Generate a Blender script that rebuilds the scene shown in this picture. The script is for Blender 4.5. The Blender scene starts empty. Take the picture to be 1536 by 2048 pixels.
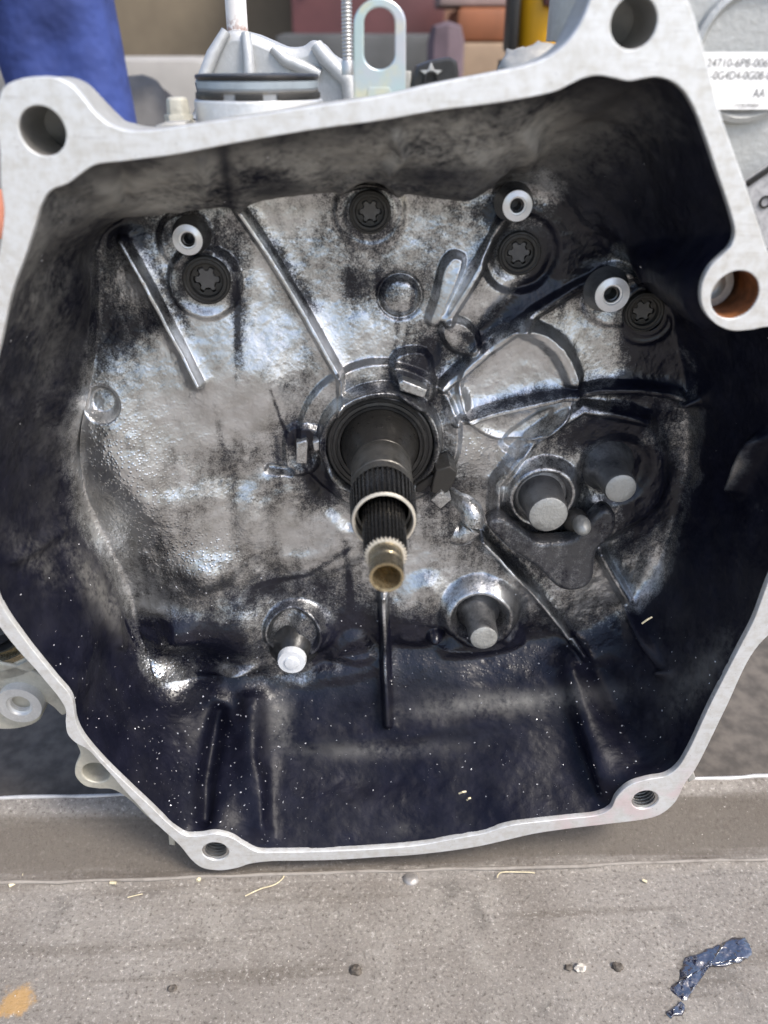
import bpy, bmesh, math, random
import numpy as np
from mathutils import Vector, Matrix

random.seed(7); rng = np.random.default_rng(7)
S = bpy.context.scene
COL = S.collection
PI = math.pi

# ------------------------------------------------------------------ camera
F = 1600.0                     # focal length in photo pixels (photo 1536 x 2048)
CAM_Z = 0.52
TH = math.radians(29.5); PS = math.radians(1.5)
FWD = np.array([math.sin(PS)*math.cos(TH), math.cos(PS)*math.cos(TH), -math.sin(TH)])
RGT = np.array([math.cos(PS), -math.sin(PS), 0.0])
UPV = np.cross(RGT, FWD)
CAM = np.array([0.0, 0.0, CAM_Z])
cd = bpy.data.cameras.new('camera'); cam = bpy.data.objects.new('camera', cd); COL.objects.link(cam)
cam.matrix_world = Matrix(((RGT[0], UPV[0], -FWD[0], 0), (RGT[1], UPV[1], -FWD[1], 0),
                           (RGT[2], UPV[2], -FWD[2], CAM_Z), (0, 0, 0, 1)))
cd.sensor_fit = 'VERTICAL'; cd.sensor_height = 36.0; cd.lens = F/2048*36.0
cd.clip_start = 0.01; cd.clip_end = 500
cd.dof.use_dof = True; cd.dof.focus_distance = 0.555; cd.dof.aperture_fstop = 5.4
S.camera = cam

# ------------------------------------------------------------------ light
W = bpy.data.worlds.new('World'); S.world = W; W.use_nodes = True
nt = W.node_tree; bg = nt.nodes['Background']
sky = nt.nodes.new('ShaderNodeTexSky'); sky.sky_type = 'NISHITA'; sky.sun_disc = False
SUN_EL, SUN_AZ = math.radians(54), math.radians(128)      # azimuth clockwise from +Y
sky.sun_elevation = SUN_EL; sky.sun_rotation = SUN_AZ
sky.air_density = 1.0; sky.dust_density = 3.0; sky.ozone_density = 1.0
nt.links.new(sky.outputs[0], bg.inputs[0]); bg.inputs[1].default_value = 0.12
sd = bpy.data.lights.new('sun', 'SUN'); sun = bpy.data.objects.new('sun', sd); COL.objects.link(sun)
sd.energy = 1.5; sd.angle = math.radians(16); sd.color = (1.0, 0.95, 0.88)
sdir = Vector((math.sin(SUN_AZ)*math.cos(SUN_EL), math.cos(SUN_AZ)*math.cos(SUN_EL), math.sin(SUN_EL)))
sun.rotation_euler = sdir.to_track_quat('Z', 'Y').to_euler()
S.view_settings.view_transform = 'Standard'; S.view_settings.look = 'None'
S.view_settings.exposure = 1.25; S.view_settings.gamma = 1.0

# ------------------------------------------------------------------ geometry helpers
def ray(px, py):
    px = np.asarray(px, float); py = np.asarray(py, float)
    a = (px-768)/F; b = -(py-1024)/F
    return FWD + a[..., None]*RGT + b[..., None]*UPV
def P(px, py, Y):                                  # point of the plane at depth Y seen at a photo pixel
    d = ray(px, py); t = Y/d[..., 1]
    return CAM + d*t[..., None]
def Pz(px, py, z):                                 # point of the horizontal plane z
    d = ray(px, py); t = (z-CAM_Z)/d[..., 2]
    return CAM + d*t[..., None]
def mpp(px, py, Y):                                # metres per pixel there
    p = P(px, py, Y); return float(np.dot(p-CAM, FWD)/F)

YR, YF = 0.400, 0.505                              # flange face, bell floor

def catmull(pts, n=8):
    p = np.asarray(pts, float); out = []
    N = len(p)
    for i in range(N):
        p0, p1, p2, p3 = p[i-1], p[i], p[(i+1) % N], p[(i+2) % N]
        d1 = np.linalg.norm(p1-p0)**.5+1e-6; d2 = np.linalg.norm(p2-p1)**.5+1e-6; d3 = np.linalg.norm(p3-p2)**.5+1e-6
        m1 = (p1-p0)/d1-(p2-p0)/(d1+d2)+(p2-p1)/d2
        m2 = (p2-p1)/d2-(p3-p1)/(d2+d3)+(p3-p2)/d3
        m1 = m1*d2; m2 = m2*d2
        for k in range(n):
            t = k/n; t2 = t*t; t3 = t2*t
            out.append((2*t3-3*t2+1)*p1+(t3-2*t2+t)*m1+(-2*t3+3*t2)*p2+(t3-t2)*m2)
    return np.array(out)

def link(me, name, mat=None, parent=None):
    o = bpy.data.objects.new(name, me); COL.objects.link(o)
    if mat is not None and not me.materials: me.materials.append(mat)
    if parent is not None: o.parent = parent
    return o
def tag(o, label=None, cat=None, group=None, kind=None):
    if label: o['label'] = label
    if cat: o['category'] = cat
    if group: o['group'] = group
    if kind: o['kind'] = kind
    return o
def mesh_np(name, V, Q, smooth=True):
    V = np.asarray(V, np.float32); Q = np.asarray(Q, np.int32)
    me = bpy.data.meshes.new(name)
    me.vertices.add(len(V)); me.vertices.foreach_set('co', V.ravel())
    k = Q.shape[1]
    me.loops.add(Q.size); me.loops.foreach_set('vertex_index', Q.ravel())
    me.polygons.add(len(Q)); me.polygons.foreach_set('loop_start', np.arange(len(Q), dtype=np.int32)*k)
    me.update(calc_edges=True)
    me.polygons.foreach_set('use_smooth', np.full(len(Q), smooth))
    return me
def grid_quads(nu, nv, wrap_u=False):              # vertex index = u*nv+v
    u = np.arange(nu if wrap_u else nu-1); v = np.arange(nv-1)
    a = (u[:, None]*nv+v[None, :]).ravel(); b = ((((u+1) % nu))[:, None]*nv+v[None, :]).ravel()
    return np.stack([a, a+1, b+1, b], 1)
def sharp(me, deg=35):
    me.polygons.foreach_set('use_smooth', np.full(len(me.polygons), True))
    me.set_sharp_from_angle(angle=math.radians(deg)); return me

class MB:                                          # collects shapes into one mesh
    def __init__(s): s.v = []; s.f = []
    def add(s, V, Fs):
        b = len(s.v); s.v += [tuple(map(float, p)) for p in V]; s.f += [tuple(int(i)+b for i in f) for f in Fs]
    def rev(s, prof, c, axis='-y', n=48, rf=None, cap=True, capback=False):
        # prof: list of (radius, distance along the axis from c); rf(theta, k, r) shapes a non-round ring
        c = np.asarray(c, float)
        A = {'-y': (np.array([1., 0, 0]), np.array([0, 0, 1.]), np.array([0, -1., 0])),
             'z': (np.array([1., 0, 0]), np.array([0, 1., 0]), np.array([0, 0, 1.])),
             'x': (np.array([0, 1., 0]), np.array([0, 0, 1.]), np.array([1., 0, 0]))}
        e1, e2, e3 = A[axis] if isinstance(axis, str) else axis
        V = []; Fs = []
        th = np.arange(n)*2*PI/n
        for k, (r, d) in enumerate(prof):
            rr = r if rf is None else rf(th, k, r)
            V.append(c+e3*d+(rr*np.cos(th))[:, None]*e1+(rr*np.sin(th))[:, None]*e2)
        V = np.concatenate(V)
        for k in range(len(prof)-1):
            for i in range(n):
                j = (i+1) % n
                Fs.append((k*n+i, k*n+j, (k+1)*n+j, (k+1)*n+i))
        m = len(prof)
        if cap: Fs.append(tuple((m-1)*n+i for i in range(n)))
        if capback: Fs.append(tuple(i for i in range(n))[::-1])
        s.add(V, Fs); return s
    def tube(s, pts, r, n=10, cap=True):
        pts = [Vector(p) for p in pts]; V = []; Fs = []
        rs = [float(q) for q in r] if hasattr(r, '__len__') else [float(r)]*len(pts)
        up = Vector((0.3, 0.2, 1)).normalized()
        for i, p in enumerate(pts):
            t = (pts[min(i+1, len(pts)-1)]-pts[max(i-1, 0)]).normalized()
            a = t.cross(up)
            if a.length < 1e-3: a = t.cross(Vector((1, 0, 0)))
            a.normalize(); b = t.cross(a)
            for k in range(n):
                q = 2*PI*k/n; V.append(p+rs[i]*(a*math.cos(q)+b*math.sin(q)))
        for i in range(len(pts)-1):
            for k in range(n):
                j = (k+1) % n; Fs.append((i*n+k, i*n+j, (i+1)*n+j, (i+1)*n+k))
        if cap:
            Fs.append(tuple(range(n))[::-1]); Fs.append(tuple((len(pts)-1)*n+k for k in range(n)))
        s.add(V, Fs); return s
    def box(s, c, sz, R=None):
        V = []
        for x in (-1, 1):
            for y in (-1, 1):
                for z in (-1, 1):
                    q = Vector((x*sz[0]/2, y*sz[1]/2, z*sz[2]/2))
                    if R is not None: q = R @ q
                    V.append(Vector(c)+q)
        s.add(V, [(0, 1, 3, 2), (4, 6, 7, 5), (0, 4, 5, 1), (2, 3, 7, 6), (0, 2, 6, 4), (1, 5, 7, 3)]); return s
    def build(s, name, mat, parent=None, deg=35, bevel=0.0, seg=2):
        me = bpy.data.meshes.new(name); me.from_pydata(s.v, [], s.f); me.update()
        bm = bmesh.new(); bm.from_mesh(me)
        if bevel > 0:
            es = [e for e in bm.edges if len(e.link_faces) == 2 and e.calc_face_angle(0) > math.radians(30)]
            bmesh.ops.bevel(bm, geom=es, offset=bevel, segments=seg, affect='EDGES', profile=.6, clamp_overlap=True)
        bmesh.ops.recalc_face_normals(bm, faces=bm.faces)
        bm.to_mesh(me); bm.free()
        sharp(me, deg); return link(me, name, mat, parent)

def plate(name, outer, holes, y0, th, mat, parent, bevel=0.0006, rings=2, deg=30):
    """flat plate in the XZ plane: outer / holes are lists of (x, z); front face at y0, thickness th"""
    cu = bpy.data.curves.new(name, 'CURVE'); cu.dimensions = '2D'; cu.fill_mode = 'BOTH'
    cu.extrude = max(th/2-bevel, 1e-5); cu.bevel_depth = bevel; cu.bevel_resolution = rings; cu.offset = -bevel
    for loop in [outer]+list(holes):
        sp = cu.splines.new('POLY'); sp.points.add(len(loop)-1)
        for p, q in zip(sp.points, loop): p.co = (q[0], q[1], 0, 1)
        sp.use_cyclic_u = True
    o = bpy.data.objects.new('tmp', cu); COL.objects.link(o)
    dg = bpy.context.evaluated_depsgraph_get()
    me = bpy.data.meshes.new_from_object(o.evaluated_get(dg))
    bpy.data.objects.remove(o)
    n = len(me.vertices); co = np.empty(n*3, np.float32); me.vertices.foreach_get('co', co); co = co.reshape(-1, 3)
    w = np.stack([co[:, 0], y0+th/2-co[:, 2], co[:, 1]], 1)
    me.vertices.foreach_set('co', w.ravel()); me.name = name; me.materials.clear(); me.update()
    sharp(me, deg); return link(me, name, mat, parent)
def xz(pts, Y):
    p = np.asarray(pts, float); q = P(p[:, 0], p[:, 1], Y); return [(a[0], a[2]) for a in q]
def circ(px, py, Y, rpx, n=40):
    c = P(px, py, Y); r = rpx*mpp(px, py, Y); t = np.arange(n)*2*PI/n
    return [(c[0]+r*math.cos(a), c[2]+r*math.sin(a)) for a in t]

# ------------------------------------------------------------------ noise (numpy)
def _hash(i, j, k, s):
    h = (i*374761393+j*668265263+k*1274126177+s*974711).astype(np.int64) & 0xffffffff
    h = ((h ^ (h >> 13))*1274126177) & 0xffffffff
    return ((h ^ (h >> 16)) & 0xffff)/65535.0
def vnoise(p, scale, seed=0):
    q = p*scale+1000.0; i = np.floor(q).astype(np.int64); f = q-i; f = f*f*(3-2*f); r = 0
    for a in (0, 1):
        for b in (0, 1):
            for c in (0, 1):
                w = (f[:, 0] if a else 1-f[:, 0])*(f[:, 1] if b else 1-f[:, 1])*(f[:, 2] if c else 1-f[:, 2])
                r = r+w*_hash(i[:, 0]+a, i[:, 1]+b, i[:, 2]+c, seed)
    return r
def fbm(p, scale, octs=4, seed=0, gain=.5):
    r = 0; a = 1; t = 0
    for o in range(octs):
        r = r+a*vnoise(p, scale*2**o, seed+o); t += a; a *= gain
    return r/t
def sst(a, b, x):
    t = np.clip((x-a)/(b-a), 0, 1); return t*t*(3-2*t)

# ------------------------------------------------------------------ materials
class NT:
    def __init__(s, name):
        s.m = bpy.data.materials.new(name); s.m.use_nodes = True; s.t = s.m.node_tree
        s.b = s.t.nodes['Principled BSDF']; s._co = None
    def n(s, ty, **kw):
        x = s.t.nodes.new(ty)
        for k, v in kw.items(): setattr(x, k, v)
        return x
    def l(s, a, b): s.t.links.new(a, b)
    def setin(s, sock, v):
        if hasattr(v, 'is_linked') or isinstance(v, bpy.types.NodeSocket): s.l(v, sock)
        else: sock.default_value = v
    def co(s):
        if s._co is None: s._co = s.n('ShaderNodeTexCoord').outputs['Object']
        return s._co
    def noise(s, scale, detail=4, rough=.55, vec=None, dist=0.0):
        x = s.n('ShaderNodeTexNoise'); x.inputs['Scale'].default_value = scale; x.inputs['Detail'].default_value = detail
        x.inputs['Roughness'].default_value = rough; x.inputs['Distortion'].default_value = dist
        s.l(vec if vec is not None else s.co(), x.inputs['Vector']); return x.outputs[0]
    def voro(s, scale, vec=None, feat='F1'):
        x = s.n('ShaderNodeTexVoronoi'); x.feature = feat; x.inputs['Scale'].default_value = scale
        s.l(vec if vec is not None else s.co(), x.inputs['Vector']); return x.outputs['Distance']
    def stretch(s, sx, sy, sz):
        x = s.n('ShaderNodeMapping'); x.inputs['Scale'].default_value = (sx, sy, sz); s.l(s.co(), x.inputs['Vector']); return x.outputs[0]
    def math(s, op, a, b=None, c=None, clamp=False):
        x = s.n('ShaderNodeMath'); x.operation = op; x.use_clamp = clamp
        for i, v in enumerate((a, b, c)):
            if v is not None: s.setin(x.inputs[i], v)
        return x.outputs[0]
    def ramp(s, v, a, b, lo=0.0, hi=1.0):
        x = s.n('ShaderNodeMapRange'); x.interpolation_type = 'SMOOTHSTEP'
        s.setin(x.inputs['Value'], v)
        for k, q in (('From Min', a), ('From Max', b), ('To Min', lo), ('To Max', hi)): s.setin(x.inputs[k], q)
        return x.outputs[0]
    def mix(s, f, a, b):
        x = s.n('ShaderNodeMix'); x.data_type = 'RGBA'
        s.setin(x.inputs[0], f)
        for i, v in ((6, a), (7, b)):
            if isinstance(v, tuple): x.inputs[i].default_value = (*v, 1)
            else: s.l(v, x.inputs[i])
        return x.outputs[2]
    def bump(s, h, strength, dist, prev=None):
        x = s.n('ShaderNodeBump'); s.setin(x.inputs['Strength'], strength); x.inputs['Distance'].default_value = dist
        s.l(h, x.inputs['Height'])
        if prev is not None: s.l(prev, x.inputs['Normal'])
        return x.outputs[0]
    def set(s, color=None, rough=None, metal=None, normal=None, **kw):
        I = s.b.inputs
        if color is not None:
            if isinstance(color, tuple): I['Base Color'].default_value = (*color, 1)
            else: s.l(color, I['Base Color'])
        if rough is not None: s.setin(I['Roughness'], rough)
        if metal is not None: s.setin(I['Metallic'], metal)
        if normal is not None: s.l(normal, I['Normal'])
        for k, v in kw.items(): s.setin(I[k.replace('_', ' ')], v)
        return s.m

def M_cast(name='oily_cast_aluminium'):
    """cast aluminium under oil and clutch dust; 'grime' attribute: R clean, G wet, B dusty film; glints painted in R, sheen in B"""
    t = NT(name); a = t.n('ShaderNodeAttribute'); a.attribute_name = 'grime'
    sp = t.n('ShaderNodeSeparateColor'); t.l(a.outputs['Color'], sp.inputs[0])
    R, G, B = sp.outputs
    A = a.outputs['Alpha']                                     # 1 on the walls
    n1 = t.noise(260, 5, .68); n2 = t.noise(900, 3, .6); n3 = t.noise(55, 4, .6)
    n4 = t.noise(60, 3, .55, t.stretch(1.6, 1, .22))        # vertical runs
    am = t.math('MULTIPLY_ADD', A, -.75, 1.0)
    tr = t.ramp(t.math('ABSOLUTE', t.math('SUBTRACT', R, .35)), .0, .55, 1.0, .60)      # speckle is strongest where oil and metal meet
    q = t.math('MULTIPLY', t.math('SUBTRACT', n1, .5), 1.2)
    q = t.math('ADD', q, t.math('MULTIPLY', t.math('SUBTRACT', n2, .5), 1.25))
    q = t.math('MULTIPLY', q, tr)
    q = t.math('ADD', q, t.math('MULTIPLY', t.math('SUBTRACT', n3, .5), .5))
    q = t.math('ADD', q, t.math('MULTIPLY', t.math('SUBTRACT', n4, .5), 1.0))
    s = t.math('ADD', R, t.math('MULTIPLY', q, am))
    fac = t.ramp(s, -.05, .95)
    alu = t.mix(t.ramp(n3, .3, .7), (.56, .56, .55), (.74, .75, .76))
    oilc = t.mix(t.ramp(n3, .4, .7), (.004, .0045, .0105), (.008, .0085, .017))
    c = t.mix(fac, oilc, alu)
    nf = t.noise(22, 5, .6, None, .15)
    nfx = t.math('ADD', t.math('MULTIPLY', nf, .62), t.math('MULTIPLY', n1, .38)); film = t.math('MULTIPLY', B, t.ramp(nfx, .36, .58))
    c = t.mix(film, c, (.34, .33, .305))
    metal = t.math('MULTIPLY', t.math('MULTIPLY', t.ramp(fac, 0.0, .30), .95), t.math('SUBTRACT', 1.0, film))
    r = t.math('ADD', t.math('MULTIPLY', fac, .06), .32)
    r = t.math('SUBTRACT', r, t.math('MULTIPLY', G, .17))
    r = t.math('MULTIPLY_ADD', A, .10, r)
    r = t.math('ADD', r, t.math('MULTIPLY', film, .30), clamp=True)
    b1 = t.bump(t.noise(420, 4, .6), t.math('MULTIPLY_ADD', A, -.04, .16), .0010)
    dv = t.ramp(t.voro(420), .0, .5, 1.0, 0.0)
    b2 = t.bump(dv, t.math('MULTIPLY', G, .8), .0011, b1)
    spec = t.math('MULTIPLY_ADD', A, -.36, .5)
    return t.set(c, r, metal, b2, Specular_IOR_Level=spec)
def M_flange():
    t = NT('machined_flange_face')
    n = t.noise(160, 5, .7); n2 = t.noise(600, 2); n3 = t.noise(28, 4, .7)
    c = t.mix(t.ramp(n, .32, .62), (.64, .63, .60), (.74, .75, .75))
    c = t.mix(t.ramp(n3, .56, .75, 0, .35), c, (.50, .475, .42))
    geo = t.n('ShaderNodeSeparateXYZ'); t.l(t.co(), geo.inputs[0])
    pk = t.noise(40, 3)
    px_ = t.math('MULTIPLY', t.ramp(geo.outputs[0], .17, .21), t.ramp(geo.outputs[2], .08, .04, 0, 1))
    px_ = t.ramp(geo.outputs[2], .10, .05)
    pinkm = t.math('MULTIPLY', t.math('MULTIPLY', px_, t.ramp(geo.outputs[0], .130, .150)), t.ramp(pk, .40, .60, 0, .45))
    c = t.mix(pinkm, c, (.72, .50, .50))
    mp = t.n('ShaderNodeMapping'); mp.inputs['Rotation'].default_value = (0, .45, 0); mp.inputs['Scale'].default_value = (.05, 1, 1.0); t.l(t.co(), mp.inputs['Vector'])
    gs = t.noise(1400, 2, .5, mp.outputs[0]); sc = t.noise(500, 3, .6, mp.outputs[0])
    c = t.mix(t.ramp(sc, .58, .70, 0, .35), c, (.40, .39, .37)); pit = t.voro(210); c = t.mix(t.ramp(pit, .10, .03, 0, .55), c, (.16, .15, .13))
    h = t.math('ADD', gs, t.math('MULTIPLY', t.ramp(pit, .02, .10), 1.0))
    return t.set(c, t.ramp(n, .3, .7, .36, .5), .5, t.bump(h, .22, .0006))
def M_alu(name, col=(.62, .62, .60), rough=.45, metal=.6, bump=.3, scale=350, dirt=.35, dcol=(.16, .15, .13)):
    t = NT(name); n = t.noise(45, 5, .65); n2 = t.noise(scale, 4, .6)
    c = t.mix(t.ramp(n, .42, .75, 0, dirt), col, dcol)
    c = t.mix(t.ramp(n2, .45, .7, 0, .3), c, tuple(min(1, x*1.3) for x in col))
    return t.set(c, rough, metal, t.bump(n2, bump, .0008))
def M_steel(name, col, rough=.3, metal=1.0, spot=0.0, bump=.1, ring=False):
    t = NT(name); n = t.noise(300, 4, .6); n3 = t.noise(80, 3)
    c = t.mix(t.ramp(n3, .4, .75, 0, spot), col, tuple(x*.25 for x in col))
    h = n
    if ring:
        rg = t.noise(1700, 3, .7, t.stretch(.015, 1, .015)); h = t.math('ADD', t.math('MULTIPLY', n, .4), t.math('MULTIPLY', rg, 1.6))
        c = t.mix(t.ramp(rg, .45, .62, 0, .45), c, tuple(x*.35 for x in col)); sm = t.noise(120, 4, .7); c = t.mix(t.ramp(sm, .55, .72, 0, .6), c, (.015, .014, .014))
    return t.set(c, t.ramp(n, .3, .7, rough*.8, rough*1.3), metal, t.bump(h, bump*(2.5 if ring else 1), .0004))
def M_plain(name, col, rough=.6, var=.25, scale=20, bump=.2, metal=0.0):
    t = NT(name); n = t.noise(scale, 5, .6)
    c = t.mix(t.ramp(n, .3, .7), tuple(x*(1-var) for x in col), tuple(min(1, x*(1+var)) for x in col))
    return t.set(c, rough, metal, t.bump(n, bump, .002))

MAT = {}
MAT['cast'] = M_cast()
MAT['flange'] = M_flange()
MAT['skirt'] = M_alu('rough_cast_outer_aluminium', (.42, .41, .38), .55, .45, .5, 250)
MAT['cream'] = M_alu('yellowed_cast_aluminium', (.50, .48, .405), .55, .35, .5, 250, .5)
MAT['boss'] = M_alu('bright_turned_aluminium', (.86, .86, .85), .3, .55, .08, 900, .10)
MAT['bore'] = M_alu('bored_aluminium', (.55, .54, .52), .35, .8, .1, 600, .4)
MAT['rustbore'] = M_plain('rust_coated_bore', (.22, .085, .03), .6, .4, 120)
MAT['black'] = M_steel('blackened_steel', (.022, .021, .021), .38, .4)
MAT['plug'] = M_steel('dark_phosphate_plug', (.045, .043, .040), .5, .5)
MAT['plugface'] = M_steel('grey_dusty_socket_floor', (.13, .125, .12), .7, .2)
MAT['shaft'] = M_steel('dark_ground_shaft', (.055, .052, .048), .33, .7, ring=True)
MAT['shaft2'] = M_steel('grey_ground_shaft', (.13, .125, .115), .42, .8, ring=True)
MAT['spline'] = M_steel('oiled_spline_steel', (.030, .029, .028), .28, .7)
MAT['tooth'] = M_steel('cut_spline_face', (.75, .70, .60), .35, .6, .15)
MAT['bronze'] = M_steel('straw_coloured_steel', (.55, .45, .28), .28, .85, .2, ring=True)
MAT['bronze2'] = M_steel('brown_ground_steel', (.34, .29, .20), .25, .9, .2, ring=True)
MAT['seal'] = M_plain('oily_black_rubber', (.018, .018, .018), .3, .3, 200)
MAT['pin'] = M_alu('grey_sandy_pin_end', (.40, .40, .38), .5, .5, .8, 420, .7, (.10, .10, .095))
MAT['zinc'] = None
MAT['lugface'] = M_alu('faced_lug', (.62, .62, .60), .4, .4, .1, 700, .2)
MAT['thread2'] = M_alu('darkened_thread', (.10, .10, .10), .35, .9, .2, 900, .4)  # dark colour stands in for shade inside the boss holes
MAT['thread'] = M_alu('cut_thread', (.50, .50, .50), .25, .95, .05, 900, .1)
MAT['pinside'] = M_alu('oily_dark_pin_side', (.20, .20, .20), .4, .7, .5, 420, .9, (.012, .012, .018))

# ================================================================== gearbox
gb_loc = P(757, 1720, 0.42)
gearbox = bpy.data.objects.new('gearbox', None); COL.objects.link(gearbox)
gearbox.location = (gb_loc[0], .42, 0.0)
tag(gearbox, 'aluminium gearbox with its open oily bell housing and splined input shaft', 'gearbox')
bpy.context.view_layer.update()
def part(o, parent=gearbox):
    """keep world placement while parenting"""
    o.parent = parent
    o.matrix_parent_inverse = parent.matrix_world.inverted() if parent is gearbox else Matrix.Identity(4)
    return o

INNER = [(190,330),(165,345),(135,367),(100,382),(82,410),(70,450),(50,512),(25,580),(0,690),(-28,800),(-42,900),(-42,1000),(-28,1110),
 (2,1207),(50,1280),(110,1355),(142,1395),(152,1445),(165,1472),(200,1515),(250,1565),(300,1612),(340,1650),(370,1671),(400,1672),
 (430,1668),(462,1675),(490,1692),(515,1704),(560,1705),(650,1703),(768,1697),(843,1690),(918,1676),(968,1667),(1018,1652),
 (1068,1645),(1143,1637),(1198,1630),(1222,1617),(1233,1595),(1258,1572),(1293,1560),(1333,1552),(1356,1535),(1378,1500),(1418,1415),
 (1477,1300),(1508,1240),(1536,1165),(1580,1060),(1605,960),(1612,860),(1600,760),(1585,690),(1545,655),(1500,660),(1462,661),(1428,645),(1405,612),
 (1404,570),(1420,535),(1445,510),(1462,492),(1470,465),(1463,430),(1433,340),(1408,265),(1388,215),(1368,182),(1343,162),
 (1313,154),(1288,157),(1258,162),(1228,156),(1198,151),(1168,156),(1138,170),(1113,182),(1068,193),(993,206),(868,222),
 (768,240),(650,256),(550,272),(450,290),(350,309),(250,322)]
OUTER = [(0,190),(10,172),(40,158),(75,153),(110,155),(142,170),(166,196),(190,226),(215,247),(245,259),(290,262),(400,247),(600,217),(768,191),
 (868,168),(988,145),(1048,132),(1098,113),(1138,80),(1168,32),(1184,-10),(1200,-45),(1240,-72),(1290,-76),(1340,-50),(1375,0),(1408,100),
 (1440,225),(1493,375),(1518,450),(1545,520),(1590,560),(1650,610),(1690,720),(1705,860),(1690,990),(1650,1110),(1590,1220),(1510,1300),(1450,1420),
 (1390,1540),(1370,1567),(1350,1605),(1323,1628),(1298,1637),(1218,1648),(1143,1657),(1068,1668),(1003,1683),(958,1693),(893,1703),
 (818,1711),(768,1714),(675,1720),(590,1722),(540,1723),(500,1728),(475,1736),(440,1741),(405,1736),(385,1722),(360,1692),(320,1655),
 (300,1636),(272,1606),(246,1578),(226,1554),(202,1528),(176,1500),(150,1485),(135,1468),(131,1445),(131,1420),(117,1395),(95,1368),(70,1338),(37,1302),(0,1255),(-40,1190),(-82,1080),
 (-95,950),(-80,800),(-45,670),(-8,540),(4,470),(8,420),(2,370),(0,300),(-8,240)]
inner_px = catmull(INNER, 8); outer_px = catmull(OUTER, 8)

HOLES = [(85,262,46),(1268,45,47),(1470,590,48),(431,1703,27),(1290,1600,27)]
fl = plate('flange', xz(outer_px, YR), [xz(inner_px, YR)]+[circ(x, y, YR, r) for x, y, r in HOLES], YR, .0045, MAT['flange'], None, .0005)
part(fl)


# ---- bell interior (one cast surface: floor + wall)
FLOOR = [(180,470),(260,425),(350,395),(430,385),(520,380),(640,375),(770,372),(880,372),(980,372),(1060,375),(1120,405),(1170,455),(1222,505),(1285,532),
 (1335,585),(1350,650),(1372,740),(1378,840),(1368,950),(1345,1050),(1300,1150),(1235,1225),(1150,1268),(1060,1285),(960,1300),(860,1292),(760,1290),(680,1310),(600,1345),
 (510,1345),(440,1330),(380,1375),(325,1360),(285,1300),(268,1230),(245,1150),(205,1070),(168,980),(150,900),(158,820),(175,740),(190,660),(200,580),(190,520)]
LIP = {}                                            # lower lip of the top wall: photo px -> y at the mid contour
NTH, NFL, NWL = 1500, 330, 170
hub = P(760, 893, YF)
def polar(pts_px, Y):
    q = P(pts_px[:, 0], pts_px[:, 1], Y)
    ang = np.arctan2(q[:, 2]-hub[2], q[:, 0]-hub[0]); r = np.hypot(q[:, 0]-hub[0], q[:, 2]-hub[2])
    return ang, r
TH_ = np.linspace(-PI, PI, NTH, endpoint=False)
def radius(pts_px, Y, sm=0):
    ang, r = polar(pts_px, Y)
    nb = 7200; acc = np.full(nb, np.nan)
    a2 = np.unwrap(ang); n = len(a2)
    # dense resample of segments, keep the innermost radius per angle bin
    for i in range(n):
        j = (i+1) % n
        d = (ang[j]-ang[i]+PI) % (2*PI)-PI
        k = max(2, int(abs(d)/(2*PI)*nb*2)+2); t = np.linspace(0, 1, k)
        aa = ang[i]+d*t; rr = r[i]+(r[j]-r[i])*t
        b = (np.floor((aa+PI)/(2*PI)*nb).astype(int)) % nb
        for bb, v in zip(b, rr):
            if not (acc[bb] <= v): acc[bb] = v
    x = (np.arange(nb)+.5)/nb*2*PI-PI; ok = ~np.isnan(acc)
    rr = np.interp(TH_, x[ok], acc[ok], period=2*PI)
    if sm:
        k = np.exp(-(np.arange(-3*sm, 3*sm+1)/sm)**2/2); k /= k.sum()
        rr = np.convolve(np.concatenate([rr[-4*sm:], rr, rr[:4*sm]]), k, 'same')[4*sm:-4*sm]
    return rr
r_rim = radius(inner_px, YR, 2)
r_flo = radius(catmull(FLOOR, 8), YF, 14)
r_mid = r_flo+(r_rim-r_flo)*.62; y_mid = np.full(NTH, YF-(YF-YR)*.45)
# ---- outer skirt of the bell
def skirt():
    a = P(outer_px[:, 0], outer_px[:, 1], YR); c = a.mean(0)
    rows = []
    hb = P(760, 893, YF); an = np.arctan2(a[:, 2]-hb[2], a[:, 0]-hb[0]); r0 = np.hypot(a[:, 2]-hb[2], a[:, 0]-hb[0])
    ri = np.interp(an, TH_, r_rim, period=2*PI); rfl = np.interp(an, TH_, r_flo, period=2*PI)
    for Y, f in ((.4042, 0), (.412, 0), (.426, 0), (.434, .6), (.446, 1), (.475, 1), (.505, 1), (.545, 1)):
        t = np.clip((YF-Y)/(YF-YR), 0, 1); rb = np.maximum(rfl, rfl+(ri-rfl)*min(1, t*1.5))+.015
        rr = (r0-.0006)*(1-f)+np.minimum(r0-.0006, rb)*f
        q = a.copy(); q[:, 0] = hb[0]+rr*np.cos(an); q[:, 2] = hb[2]+rr*np.sin(an); q[:, 1] = Y; rows.append(q)
    V = np.stack(rows, 1); nu, nv = V.shape[:2]
    V = V.reshape(-1, 3); Q = grid_quads(nu, nv, True)[:, ::-1]
    return link(mesh_np('outer_casing', V, Q), 'outer_casing', MAT['skirt'])
part(skirt())
LIPC = [(100,545),(160,510),(210,480),(262,452),(350,424),(420,413),(500,408),(620,404),(760,400),(850,402),(930,404),(1010,398),(1060,375),(1110,360)]
lp = np.array(LIPC, float)
YL = .468
la, lr = polar(lp, YL)
o_ = np.argsort(la); la, lr = la[o_], lr[o_]
wl = np.minimum(sst(la[0], la[0]+.22, TH_), 1-sst(la[-1]-.30, la[-1], TH_))
wl = np.where((TH_ >= la[0]) & (TH_ <= la[-1]), wl, 0)
r_mid = r_mid*(1-wl)+np.interp(TH_, la, lr)*wl; y_mid = y_mid*(1-wl)+YL*wl
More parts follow.
